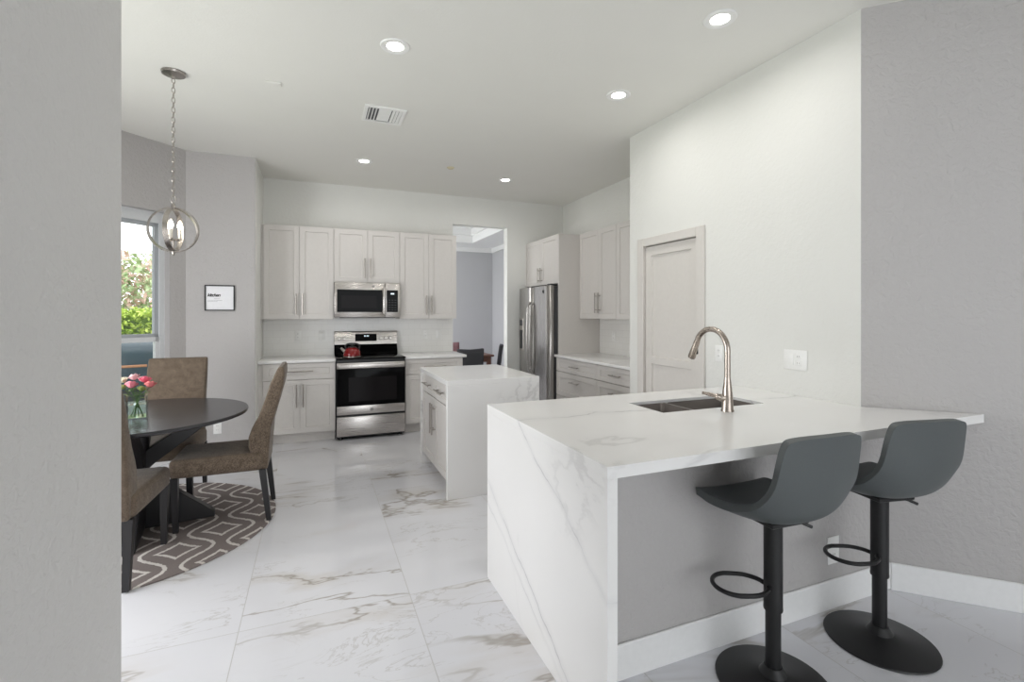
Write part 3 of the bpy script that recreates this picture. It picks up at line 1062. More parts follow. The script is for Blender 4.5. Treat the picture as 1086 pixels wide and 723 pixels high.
tf.append(bm.faces.new([gv(XP - .001, PN), gv(GS - PN - .004, PN), gv(XP - .001, GS - XP - .003)]))
r = bmesh.ops.extrude_face_region(bm, geom=tf)
bmesh.ops.translate(bm, vec=(0, 0, -PT), verts=[g for g in r['geom'] if isinstance(g, bmesh.types.BMVert)])
bmesh.ops.recalc_face_normals(bm, faces=bm.faces)
pen = thing('peninsula_countertop', 'long white veined quartz peninsula with a waterfall end and sink cutout', 'countertop', (0, 0, 0))
obj('countertop_slab', bm, m_qp, pen)
bm = B(); bx(bm, PX0, PX0 + PT, PN, PF, 0, ZPEN - PT - .0002, 0.0015, 1)
obj('waterfall_panel', bm, m_qp, pen)

# sink
snk = thing('sink', 'undermount stainless double bowl sink in the quartz peninsula', 'sink', ((sx0 + sx1) / 2, (sy0 + sy1) / 2, ZPEN - .014))
def basin(x0, x1, y0, y1, zt_, depth_):
    bm = B()
    bx(bm, x0, x1, y0, y1, zt_ - depth_, zt_)
    top = [f for f in bm.faces if all(abs(v.co.z - zt_) < 1e-6 for v in f.verts)]
    bmesh.ops.delete(bm, geom=top, context='FACES_ONLY')
    es = [e for e in bm.edges if not e.is_boundary]
    bmesh.ops.bevel(bm, geom=es, offset=0.025, segments=4, profile=0.5, affect='EDGES')
    bmesh.ops.reverse_faces(bm, faces=bm.faces)
    return bm
hx, hy = (sx1 - sx0) / 2, (sy1 - sy0) / 2
dvx = 1.83 - (sx0 + sx1) / 2
for nm, a, b in (('small_bowl', -hx + .003, dvx - .011), ('large_bowl', dvx + .011, hx - .003)):
    o = obj(nm, basin(a, b, -hy + .003, hy - .003, -0.001, 0.2), m_sink, snk)
    md_ = o.modifiers.new('thick', 'SOLIDIFY'); md_.thickness = 0.002; md_.offset = -1
    bm = B(); lathe(bm, [(0.0, -0.1985), (0.042, -0.1985), (0.045, -0.195), (0.030, -0.1945), (0.028, -0.197), (0.0, -0.197)], 24, (a + b) / 2, 0)
    obj('drain', bm, m_nickel, o)
boxo('divider', m_sink, snk, dvx - .0105, dvx + .0105, -hy + .004, hy - .004, -0.02, -0.0005, bev=0.003)

# faucet
fc = thing('faucet', 'brushed nickel gooseneck pull-down faucet beside the sink', 'faucet', (1.918, 1.842, ZPEN))
bm = B(); lathe(bm, [(0.0, 0), (0.031, 0), (0.031, 0.005), (0.028, 0.012), (0.026, 0.06), (0.0245, 0.085), (0.0185, 0.14), (0.015, 0.17), (0.0, 0.17)], 28)
obj('faucet_base', bm, m_warmnickel, fc)
bm = B()
path = [(0, 0, 0.16), (0, 0, 0.22), (0, 0.0, 0.27)]
rad = 0.108
for i in range(0, 13):
    a = pi - i * (pi * .90) / 12
    path.append((0, rad + rad * cos(a), 0.30 + rad * sin(a)))
tube(bm, catmull(path, 3), 0.0145, 14)
obj('gooseneck', bm, m_warmnickel, fc)
e0 = Vector(path[-1]); dirv = (Vector(path[-1]) - Vector(path[-2])).normalized()
bm = B(); tube(bm, [e0 - dirv * .004, e0 + dirv * .03, e0 + dirv * .085, e0 + dirv * .095], [0.016, 0.017, 0.021, 0.019], 16)
hd = obj('spray_head', bm, m_warmnickel, fc)
bm = B(); bx(bm, -0.006, 0.006, -0.004, 0.004, -0.016, 0.016, 0.003, 2)
p_ = e0 + dirv * .055
bmesh.ops.translate(bm, vec=p_ + Vector((0.012, -0.012, 0.0)), verts=bm.verts)
obj('spray_button', bm, m_black, hd)
bm = B()
tube(bm, catmull([(0.0, 0.0, 0.066), (-0.035, 0.012, 0.068), (-0.05, 0.02, 0.074), (-0.075, 0.05, 0.083), (-0.09, 0.075, 0.086)], 4), [0.019] * 5 + [0.016] * 4 + [0.010] * 4 + [0.008] * 4, 12)
obj('lever', bm, m_warmnickel, fc)

# ------------------------------------------------------------------ bar stools
def make_stool(label, loc, rz, foot_rz):
    t_ = thing('bar_stool', label, 'bar stool', loc, rz, None)
    # base and post
    bm = B(); lathe(bm, [(0.0, 0.0), (0.203, 0.0), (0.206, 0.004), (0.204, 0.008), (0.15, 0.019), (0.085, 0.030), (0.05, 0.042), (0.036, 0.062), (0.032, 0.068), (0.0, 0.068)], 56)
    obj('base', bm, m_blackmetal, t_)
    bm = B(); lathe(bm, [(0.0, 0.06), (0.0275, 0.06), (0.0275, 0.30), (0.0, 0.30)], 28)
    obj('lower_post', bm, m_blackmetal, t_)
    bm = B(); lathe(bm, [(0.029, 0.283), (0.0335, 0.283), (0.0345, 0.290), (0.0335, 0.30), (0.0335, 0.632), (0.0, 0.632)], 28)
    obj('upper_post', bm, m_blackmetal, t_)
    # footrest: flat U loop
    bm = B()
    pts = [(0.03, 0.080, .375)]
    hw_, ln = 0.080, 0.225
    pts = [(0.0, -hw_, .375), (ln - hw_, -hw_, .375)]
    for i in range(1, 12):
        a = -pi / 2 + i * pi / 12
        pts.append((ln - hw_ + hw_ * cos(a), hw_ * sin(a), .375))
    pts += [(ln - hw_, hw_, .375), (0.0, hw_, .375)]
    pts = [(0.027, -0.018, .375), (0.042, -0.046, .375), (0.085, -hw_ + .006, .375)] + pts[1:-1] + [(0.085, hw_ - .006, .375), (0.042, 0.046, .375), (0.027, 0.018, .375)]
    c_, s_ = cos(foot_rz), sin(foot_rz)
    tube(bm, catmull([(x * c_ - y * s_, x * s_ + y * c_, z) for x, y, z in pts], 3), 0.0085, 10)
    obj('footrest', bm, m_blackmetal, t_)
    bm = B(); tube(bm, [(0.03, 0.0, 0.632), (0.09, -0.05, 0.622), (0.12, -0.066, 0.608)], 0.0065, 8)
    obj('height_lever', bm, m_blackmetal, t_)
    bm = B(); bx(bm, -0.09, 0.09, -0.08, 0.10, 0.6325, 0.651, 0.003, 1)
    obj('seat_plate', bm, m_blackmetal, t_)
    # seat shell: one padded surface, seat curving up into the back
    prof = [(0.236, 0.668), (0.226, 0.690), (0.17, 0.692), (0.10, 0.680), (0.02, 0.674), (-0.07, 0.680), (-0.126, 0.697), (-0.162, 0.735), (-0.181, 0.785), (-0.190, 0.85), (-0.197, 0.92), (-0.203, 0.975), (-0.206, 1.003)]
    prof = catmull([(0, y, z) for y, z in prof], 2)
    N = len(prof); MX = 16
    bm = B()
    grid = []
    for i, p in enumerate(prof):
        tt = i / (N - 1)
        row = []
        if tt < .5:
            hwid = 0.180 + 0.016 * sin(min(1, tt / .5) * pi / 2)
        else:
            hwid = 0.196 - 0.030 * ((tt - .5) / .5) ** 1.2
        if tt < .15: hwid -= 0.030 * (1 - tt / .15) ** 2
        if tt > .88: hwid -= 0.012 * ((tt - .88) / .12) ** 2
        bend = max(0.0, min(1.0, (tt - .28) / .32))
        for j in range(MX + 1):
            u = -1 + 2 * j / MX
            a = abs(u)
            x = hwid * u
            edge = 0.012 * a ** 3 * (1 - bend)
            wrap = 0.036 * a ** 2.2 * bend * (1 - .62 * max(0.0, (tt - .6) / .4))
            corner = 0.060 * a ** 3 * max(0.0, 1 - abs(tt - .47) / .26) ** .9
            y = p.y + wrap + corner * .50
            z = p.z + edge + corner * .70
            if tt > .86: z -= 0.007 * a ** 4 * ((tt - .86) / .14) ** 1.5
            if tt < .12: z -= 0.010 * a ** 4 * (1 - tt / .12)
            row.append(bm.verts.new((x, y, z)))
        grid.append(row)
    for i in range(N - 1):
        for j in range(MX):
            bm.faces.new((grid[i][j], grid[i][j + 1], grid[i + 1][j + 1], grid[i + 1][j]))
    bmesh.ops.recalc_face_normals(bm, faces=bm.faces)
    up_ = [f for f in bm.faces if f.calc_center_median().y > 0]
    if sum(f.normal.z for f in up_) < 0:
        bmesh.ops.reverse_faces(bm, faces=bm.faces)
    o = obj('seat_shell', bm, m_leather, t_, angle=80)
    so = o.modifiers.new('padding', 'SOLIDIFY'); so.thickness = 0.030; so.offset = -1
    bv = o.modifiers.new('round', 'BEVEL'); bv.width = 0.010; bv.segments = 3; bv.limit_method = 'ANGLE'; bv.angle_limit = radians(60)
    sb = o.modifiers.new('smooth', 'SUBSURF'); sb.levels = 1; sb.render_levels = 2
    return t_
make_stool('gray leather bar stool nearer the waterfall end of the peninsula', (1.632, 1.345, 0), radians(-3), radians(158))
make_stool('gray leather bar stool nearer the angled gray wall', (2.272, 1.345, 0), radians(-11), radians(171))

# ------------------------------------------------------------------ dining set
TBX, TBY = -1.075, 3.88
RUGX, RUGY = -1.15, 3.878
bm = B(); lathe(bm, [(0.0, 0.0005), (0.886, 0.0005), (0.889, 0.004), (0.884, 0.009), (0.0, 0.009)], 96)
rug = obj('rug', bm, m_rug); rug.location = (RUGX, RUGY, 0)
tag(rug, 'round taupe rug with pale trellis lines beneath the dining table', 'rug')
RZ = 0.0095
tb = thing('dining_table', 'round dark wood dining table on an angled cross pedestal', 'table', (TBX, TBY, RZ))
bm = B(); lathe(bm, [(0.0, 0.715), (0.612, 0.715), (0.634, 0.724), (0.638, 0.735), (0.634, 0.745), (0.0, 0.7455)], 96)
obj('tabletop', bm, m_tabletop, tb)
bm = B(); lathe(bm, [(0.0, 0.02), (0.06, 0.02), (0.06, 0.70), (0.10, 0.705), (0.10, 0.7145), (0.0, 0.7145)], 24)
obj('pedestal', bm, m_espresso, tb)
for k in range(4):
    a = radians(8 + 90 * k)
    bm = B()
    prism(bm, [(0.03, 0.0), (0.43, 0.0), (0.43, 0.035), (0.40, 0.06), (0.09, 0.32), (0.03, 0.36)], 'y', -0.04, 0.04, 0.004, 1)
    bmesh.ops.rotate(bm, cent=(0, 0, 0), matrix=Matrix.Rotation(a, 3, 'Z'), verts=bm.verts)
    obj('foot', bm, m_espresso, tb)
    bm = B()
    prism(bm, [(0.03, 0.36), (0.09, 0.42), (0.42, 0.675), (0.44, 0.70), (0.44, 0.7145), (0.34, 0.7145), (0.03, 0.5)], 'y', -0.04, 0.04, 0.004, 1)
    bmesh.ops.rotate(bm, cent=(0, 0, 0), matrix=Matrix.Rotation(a, 3, 'Z'), verts=bm.verts)
    obj('brace', bm, m_espresso, tb)

def make_chair(label, loc, rz):
    t_ = thing('dining_chair', label, 'chair', loc, rz, 'dining chairs at the round table')
    # local +y is forward
    bm = B(); bx(bm, -0.225, 0.225, -0.24, 0.30, 0.345, 0.468, 0.03, 4)
    for v in bm.verts:
        if v.co.z > 0.43:
            v.co.z += 0.018 * (1 - (v.co.x / .225) ** 2) * (1 - ((v.co.y - .03) / .27) ** 2)
    obj('seat', bm, m_fab, t_)
    prof = [(-.330, 1.036), (-.285, .935), (-.250, .82), (-.213, .716), (-.172, .635), (-.150, .57), (-.150, .505), (-.165, .46), (-.19, .35), (-.266, .345), (-.275, .48), (-.286, .625), (-.328, .78), (-.362, .91), (-.372, .985), (-.370, 1.038), (-.350, 1.045)]
    bm = B(); prism(bm, prof, 'x', -0.207, 0.207, 0.014, 3)
    obj('backrest', bm, m_fab, t_)
    def leg(x, y0, y1, zt_):
        bm = B()
        w0, w1 = 0.021, 0.015
        vs = []
        for z, yc, w_ in ((0, y0, w1), (zt_, y1, w0)):
            for dx, dy in ((-1, -1), (1, -1), (1, 1), (-1, 1)):
                vs.append(bm.verts.new((x + dx * w_, yc + dy * w_, z)))
        bm.faces.new(vs[3::-1]); bm.faces.new(vs[4:])
        for i in range(4):
            bm.faces.new((vs[i], vs[(i + 1) % 4], vs[4 + (i + 1) % 4], vs[4 + i]))
        bmesh.ops.recalc_face_normals(bm, faces=bm.faces)
        obj('leg', bm, m_espresso, t_)
    for sx in (-1, 1):
        leg(sx * .2, 0.262, 0.27, 0.352)
        leg(sx * .2, -0.275, -0.235, 0.352)
    return t_
chair = make_chair('brown upholstered chair side-on at the right of the round table', (-0.565, 3.90, RZ), radians(90))
dup(chair, (-1.05, 4.445, RZ), radians(180), 'brown upholstered chair behind the round table facing the camera')
dup(chair, (-1.07, 3.305, RZ), radians(-3.5), 'brown upholstered chair in front of the table, cut off by the left wall')

# vase of roses
TZ = RZ + 0.7458
VX, VY = -1.052, 3.775
va = thing('vase', 'square clear glass vase holding pink roses on the table', 'vase', (VX, VY, TZ), radians(12))
bm = B()
hv, th = 0.055, 0.006
ringframe(bm, -hv, hv, -hv, hv, 0.0, 0.145, th)
bx(bm, -hv + th, hv - th, -hv + th, hv - th, 0.0, 0.012)
obj('vase_glass', bm, m_vase, va)
bm = B(); bx(bm, -hv + th + .001, hv - th - .001, -hv + th + .001, hv - th - .001, 0.0125, 0.085)
obj('water', bm, m_water, va)
def rose_mat(n_, a, b):
    return leaf_mat(n_, a, b)
pinks = [rose_mat('rose_pale', (240, 190, 196), (246, 212, 214)), rose_mat('rose_pink', (228, 116, 136), (238, 150, 164)),
         rose_mat('rose_blush', (242, 200, 204), (238, 172, 182)), rose_mat('rose_deep', (206, 70, 100), (230, 110, 132)),
         rose_mat('rose_coral', (226, 112, 118), (236, 142, 142)), rose_mat('rose_cream', (238, 228, 200), (244, 238, 218)),
         rose_mat('rose_bud', (128, 146, 78), (166, 172, 104))]
def bloom_bm(r):
    bm = B()
    lathe(bm, [(0.0, -r * .55), (r * .35, -r * .45), (r * .5, 0.0), (r * .3, r * .35), (0.0, r * .42)], 12)
    for ring, (nn, tilt, rr, hh) in enumerate(((3, .15, .40, .75), (5, .45, .66, .72), (6, .85, .92, .6))):
        for k in range(nn):
            a0 = 2 * pi * (k / nn) + ring * .5
            wv = 2 * pi / nn * .62
            rows = []
            for i in range(5):
                t_ = i / 4
                rad_ = r * (0.25 + (rr - 0.25) * (t_ ** .7) + (0.12 * tilt if t_ > .8 else 0))
                z_ = r * (-0.5 + (0.5 + hh * (1 - tilt * .55)) * t_) - (r * .10 * tilt if t_ > .9 else 0)
                row = []
                for j in range(5):
                    s_ = (j / 4 - .5) * 2
                    ww = wv * (0.55 + .45 * sin(pi * min(1, t_ * .75 + .2)))
                    aa = a0 + s_ * ww
                    row.append(bm.verts.new((rad_ * cos(aa), rad_ * sin(aa), z_ - r * .14 * s_ * s_ * t_)))
                rows.append(row)
            for i in range(4):
                for j in range(4):
                    bm.faces.new((rows[i][j], rows[i][j + 1], rows[i + 1][j + 1], rows[i + 1][j]))
    return bm
ROS = [(-.022, .020, .255, .030, 0, 'pale pink rose at the top of the bouquet in the glass vase'),
       (-.022, -.030, .212, .033, 1, 'full pink rose low in the front of the vase bouquet'),
       (.018, .030, .238, .027, 2, 'small blush rose between the pale and the deep pink ones'),
       (.045, -.005, .238, .032, 3, 'deep pink rose high on the right of the bouquet'),
       (.075, -.02, .208, .031, 4, 'coral pink rose at the right edge of the bouquet'),
       (-.075, .01, .240, .027, 5, 'cream rose at the left of the bouquet beside the wall edge'),
       (-.065, -.03, .200, .022, 6, 'yellow-green bud low on the left of the bouquet'),
       (.035, -.045, .188, .022, 6, 'yellow-green bud low on the right of the bouquet')]
for i, (x, y, z, r, mi, lab) in enumerate(ROS):
    rt = thing('rose', lab, 'flower', (VX, VY, TZ), 0, 'roses in the vase')
    bm = bloom_bm(r * 1.08)
    rotm = Matrix.Rotation(random.uniform(-.5, .5), 3, 'X') @ Matrix.Rotation(random.uniform(-.4, .4) + x * 3, 3, 'Y')
    bmesh.ops.rotate(bm, cent=(0, 0, 0), matrix=rotm, verts=bm.verts)
    bmesh.ops.translate(bm, vec=(x, y, z), verts=bm.verts)
    o = obj('bloom', bm, pinks[mi], rt, angle=60)
    so = o.modifiers.new('petal', 'SOLIDIFY'); so.thickness = 0.0012
    bx_, by_ = -x * .42 + random.uniform(-.006, .006), -y * .42 + random.uniform(-.006, .006)
    bm = B(); tube(bm, catmull([(bx_, by_, 0.014), (x * .1, y * .1, z * .5), (x * .8, y * .8, z - r * .9), (x, y, z - r * .35)], 4), 0.0026, 7)
    obj('stem', bm, m_stem, rt)
    bm = B()
    for q in range(2):
        aa = random.uniform(0, 6.28); L_ = 0.045
        c0 = Vector((x * .6, y * .6, z * .74 - .01 * q))
        d_ = Vector((cos(aa), sin(aa), .35)); s_ = Vector((-sin(aa), cos(aa), 0))
        row = []
        for k in range(6):
            t_ = k / 5
            wv = 0.013 * sin(pi * min(1, t_ * .95 + .05))
            cc = c0 + d_ * L_ * t_ - Vector((0, 0, .014 * t_ * t_))
            row.append((bm.verts.new(cc - s_ * wv), bm.verts.new(cc + Vector((0, 0, -.003))), bm.verts.new(cc + s_ * wv)))
        for k in range(5):
            for j in range(2):
                bm.faces.new((row[k][j], row[k][j + 1], row[k + 1][j + 1], row[k + 1][j]))
    o = obj('leaf', bm, m_leafg, rt)
    so = o.modifiers.new('t', 'SOLIDIFY'); so.thickness = 0.0008

# ------------------------------------------------------------------ pendant
PDX, PDY = -0.868, 3.822
pdt = thing('pendant_light', 'brushed nickel orb pendant with candle bulbs hanging by a chain', 'pendant light', (PDX, PDY, 0))
bm = B(); lathe(bm, [(0.0, ZC - .0005), (0.068, ZC - .0005), (0.070, ZC - .006), (0.066, ZC - .018), (0.03, ZC - .024), (0.010, ZC - .03), (0.008, ZC - .045), (0.0, ZC - .045)], 32)
obj('canopy', bm, m_nickel, pdt)
OZ, OR = 1.974, 0.149
ztop, zbot = ZC - .04, OZ + OR + .075
nl = 24
step = (ztop - zbot) / nl
bm = B()
lh, lw_ = step * .64, 0.0095
pts = [(lw_ * cos(a * pi / 8), 0, lh * sin(a * pi / 8)) for a in range(16)]
tube(bm, pts, 0.0024, 6, closed=True)
link0 = None
for i in range(nl):
    if link0 is None:
        o = obj('chain_link', bm, m_nickel, pdt); link0 = o
    else:
        o = link0.copy(); C.objects.link(o); o.parent = pdt
    o.location = (0, 0, ztop - step * (i + .5))
    o.rotation_euler = (0, 0, (i % 2) * pi / 2 + .5)
bm = B()
tube(bm, [(0.013 * cos(a * pi / 8), 0, OZ + OR + .052 + 0.026 * sin(a * pi / 8)) for a in range(16)], 0.003, 8, closed=True)
lathe(bm, [(0.0, OZ + OR - .01), (0.012, OZ + OR - .008), (0.014, OZ + OR + .01), (0.009, OZ + OR + .022), (0.006, OZ + OR + .03), (0.0, OZ + OR + .03)], 16)
obj('hanging_loop', bm, m_nickel, pdt)
def hoop(ang, R_, wd, tilt=0.0):
    bm = B()
    nseg = 64
    rings = []
    for i in range(nseg):
        a = 2 * pi * i / nseg
        ring = []
        for rr, ww in ((R_, -wd), (R_, wd), (R_ - .004, wd), (R_ - .004, -wd)):
            ring.append(bm.verts.new((rr * cos(a), ww, rr * sin(a))))
        rings.append(ring)
    for i in range(nseg):
        a, b = rings[i], rings[(i + 1) % nseg]
        for k in range(4):
            bm.faces.new((a[k], a[(k + 1) % 4], b[(k + 1) % 4], b[k]))
    bmesh.ops.recalc_face_normals(bm, faces=bm.faces)
    bmesh.ops.rotate(bm, cent=(0, 0, 0), matrix=Matrix.Rotation(ang, 3, 'Z') @ Matrix.Rotation(tilt, 3, 'X'), verts=bm.verts)
    bmesh.ops.translate(bm, vec=(0, 0, OZ), verts=bm.verts)
    return bm
# the line of sight to the lamp runs about 13 degrees off +Y
for ang, R_, wd_ in ((-4, OR, 0.011), (32, OR - .005, 0.015), (84, OR - .010, 0.015)):
    obj('ring_band', hoop(radians(ang), R_, wd_), m_nickel, pdt)
bm = B(); lathe(bm, [(0.0, OZ - OR - .022), (0.006, OZ - OR - .016), (0.009, OZ - OR - .004), (0.012, OZ - OR + .006), (0.006, OZ - OR + .012), (0.006, OZ - .07), (0.03, OZ - .066), (0.03, OZ - .060), (0.0, OZ - .058)], 20)
obj('center_stem', bm, m_nickel, pdt)
for k in range(3):
    a = radians(20 + 120 * k)
    cx, cy = 0.036 * cos(a), 0.036 * sin(a)
    bm = B(); tube(bm, [(0, 0, OZ - .064), (cx * .7, cy * .7, OZ - .072), (cx, cy, OZ - .066)], 0.004, 8)
    lathe(bm, [(0.0, OZ - .068), (0.014, OZ - .066), (0.016, OZ - .058), (0.0, OZ - .058)], 16, cx, cy)
    arm = obj('lamp_arm', bm, m_nickel, pdt)
    bm = B(); lathe(bm, [(0.0, OZ - .0585), (0.010, OZ - .0585), (0.010, OZ + .004), (0.0, OZ + .004)], 16, cx, cy)
    obj('candle_sleeve', bm, m_candle, arm)
    bm = B(); lathe(bm, [(0.0, OZ + .004), (0.007, OZ + .006), (0.0155, OZ + .024), (0.013, OZ + .042), (0.004, OZ + .062), (0.0, OZ + .066)], 16, cx, cy)
    obj('bulb', bm, m_bulb, arm)

# ------------------------------------------------------------------ ceiling fittings
LP = [(0.446, 2.95, 'recessed ceiling light nearest the camera on the left, left of the vent', .062),
      (2.04, 2.01, 'recessed ceiling light nearest the camera on the right, beside the white wall', .062),
      (2.06, 2.99, 'recessed ceiling light second from the camera along the right side', .062),
      (0.48, 5.29, 'recessed ceiling light over the left cabinets and range', .062),
      (2.115, 5.40, 'recessed ceiling light in front of the doorway at the back', .062)]
rl = None
for x, y, lab, r in LP:
    if rl is None:
        rl = thing('recessed_light', lab, 'ceiling light', (x, y, ZC), 0, 'recessed ceiling lights')
        bm = B(); lathe(bm, [(0.050, -0.0035), (0.066, -0.009), (0.083, -0.007), (0.088, -0.0005), (0.050, -0.0005), (0.050, -0.0035)], 40)
        obj('trim_ring', bm, m_plastic, rl)
        bm = B(); lathe(bm, [(0.0, -0.003), (0.0498, -0.003), (0.0498, -0.0008), (0.0, -0.0008)], 32)
        obj('lens', bm, m_lamp, rl)
    else:
        dup(rl, (x, y, ZC), 0, lab)
    area_light('downlight', (x, y, ZC - .012), (0, 0, 0), 0.095, 0.095, 4.5, (1.0, 0.975, 0.94), 'DISK', 172)
# pendant glow and the hidden downlights of the room behind the camera
pl = bpy.data.lights.new('pendant_glow', 'POINT'); pl.energy = 2; pl.shadow_soft_size = 0.05; pl.color = (1, .93, .82)
po = bpy.data.objects.new('pendant_glow', pl); po.location = (PDX, PDY, OZ + .03); C.objects.link(po)

# ceiling vent
vt = thing('ceiling_vent', 'white square ceiling air vent with louvers', 'vent', (0.515, 4.003, ZC))
vx, vy = 0.158, 0.158
bm = B(); ringframe(bm, -vx, vx, -vy, vy, -0.010, -0.0005, 0.028)
obj('frame', bm, m_plastic, vt)
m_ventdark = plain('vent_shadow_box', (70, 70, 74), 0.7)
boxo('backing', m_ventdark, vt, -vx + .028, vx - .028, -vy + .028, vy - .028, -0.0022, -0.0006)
def slat(x0, x1, y0, y1, along):
    bm = B()
    z0, z1 = -0.0095, -0.0023
    if along == 'y':
        prism(bm, [(x0, z0), (x0 + .003, z0), (x1, z1), (x1 - .003, z1)], 'y', y0, y1)
    else:
        prism(bm, [(y1 - .003, z0), (y1, z0), (y0 + .003, z1), (y0, z1)], 'x', x0, x1)
    obj('slat', bm, m_plastic, vt)
iv = vx - .028
for k in range(3):
    a = -iv + .006 + k * .025
    slat(a, a + .014, -iv, iv, 'y')
    b = iv - .006 - k * .025
    slat(b, b - .014, -iv, iv, 'y')
for k in range(7):
    a = -iv + .006 + k * .0345
    slat(-iv + .082, iv - .082, a, a + .024, 'x')
# small round cap and a flat patch plate
o = B(); lathe(o, [(0.0, -0.014), (0.028, -0.014), (0.036, -0.008), (0.042, -0.0005), (0.0, -0.0005)], 28)
o = obj('sprinkler_cap', o, m_sprk); o.location = (1.38, 5.17, ZC); tag(o, 'small round cream cap on the ceiling near the back wall', 'sprinkler cap')
o = boxo('ceiling_plate', m_ceil, None, -0.045, 0.045, -0.03, 0.03, -0.010, -0.0005, bev=0.002)
o.location = (-0.262, 3.74, ZC); tag(o, 'small flat rectangular plate on the ceiling near the pendant', 'plate')

# ------------------------------------------------------------------ wall plates
def outlet(name, label, loc, rz, kinds, w=0.07, h=0.115, group=None):
    """faces local -y, back at y=0"""
    t_ = thing(name, label, 'outlet' if name == 'outlet' else 'switch', loc, rz, group)
    boxo('wall_plate', m_plastic, t_, -w / 2, w / 2, -0.006, -0.0003, -h / 2, h / 2, bev=0.002)
    n_ = len(kinds)
    for i, k in enumerate(kinds):
        cx = (i - (n_ - 1) / 2) * 0.047
        if k == 'o':
            for s in (-1, 1):
                q = boxo('socket', m_plastic, t_, cx - .016, cx + .016, -0.0085, -0.005, s * .020 - .014, s * .020 + .014, bev=0.003)
                for dx, hh in ((-.006, .005), (.006, .004)):
                    boxo('slot', m_slot, q, cx + dx - .001, cx + dx + .001, -0.009, -0.008, s * .02 + .002 - hh, s * .02 + .002 + hh)
        elif k == 's':
            boxo('rocker', m_plastic, t_, cx - .016, cx + .016, -0.010, -0.005, -.033, .033, bev=0.002)
        else:
            boxo('screw', m_slot, t_, cx - .002, cx + .002, -0.007, -0.0055, .03, .034)
    return t_
outlet('outlet', 'white outlet low on the gray nook wall', (-0.901, YN, 0.275), 0, 'o')
outlet('outlet', 'white outlet on the tile backsplash left of the range, nearer the corner', (-0.185, YB - .008, 1.155), 0, 'o')
outlet('light_switch', 'white switch on the tile backsplash close to the range', (0.08, YB - .008, 1.155), 0, 's')
outlet('outlet', 'white outlet on the tile backsplash right of the range', (1.36, YB - .008, 1.15), 0, 'o')
outlet('light_switch', 'white switch on the tile backsplash next to the doorway', (1.535, YB - .008, 1.15), 0, 's')
outlet('outlet', 'white outlet on the tile above the right-wall countertop', (XR - .008, 5.05, 1.14), RM, 'o')
outlet('outlet', 'white outlet on the white wall just right of the pantry door', (XP, 2.628, 1.137), RM, 'o')
outlet('light_switch', 'wide white plate with switch and outlet on the white wall', (XP, 2.038, 1.143), RM, 'so', 0.15, 0.118)
outlet('outlet', 'white outlet low under the peninsula behind the stools', (2.32, KY, 0.277), 0, 'o', 0.08, 0.13)

# framed print
fr2 = thing('picture_frame', 'small black framed kitchen print on the gray nook wall', 'picture', (-0.879, YN, 1.576))
bm = B(); fw2, fh2 = 0.131, 0.128
def vframe(bm, x, z, y0, y1, w):
    bx(bm, -x, x, y0, y1, z - w, z); bx(bm, -x, x, y0, y1, -z, -z + w)
    bx(bm, -x, -x + w, y0, y1, -z + w, z - w); bx(bm, x - w, x, y0, y1, -z + w, z - w)
vframe(bm, fw2, fh2, -0.018, -0.0005, 0.011)
obj('frame', bm, m_frame_black, fr2)
pp = boxo('print', m_print, fr2, -fw2 + .011, fw2 - .011, -0.008, -0.001, -fh2 + .011, fh2 - .011)
def text_mesh(name, body, size, loc, mat, parent, shear=0.0, spacing=1.0, bold=0.0):
    cu = bpy.data.curves.new(name, 'FONT')
    cu.body = body; cu.size = size; cu.shear = shear; cu.space_character = spacing
    cu.extrude = 0.0006; cu.offset = bold
    tmp = bpy.data.objects.new(name, cu); C.objects.link(tmp)
    dg = bpy.context.evaluated_depsgraph_get()
    me = bpy.data.meshes.new_from_object(tmp.evaluated_get(dg))
    bpy.data.objects.remove(tmp); bpy.data.curves.remove(cu)
    me.materials.clear(); me.materials.append(mat)
    o = bpy.data.objects.new(name, me); C.objects.link(o)
    o.parent = parent; o.location = loc; o.rotation_euler = (pi / 2, 0, 0)
    return o
text_mesh('lettering', 'kitchen', 0.044, (-0.108, -0.0088, 0.014), m_ink, pp, 0.32, 0.86, 0.0012)
for zz, x0, x1 in ((-.008, -.05, .0), (-.024, -.105, .02), (-.036, -.105, -.02)):
    boxo('text_line', m_inkgray, pp, x0, x1, -0.0085, -0.0075, zz - .0012, zz + .0012)

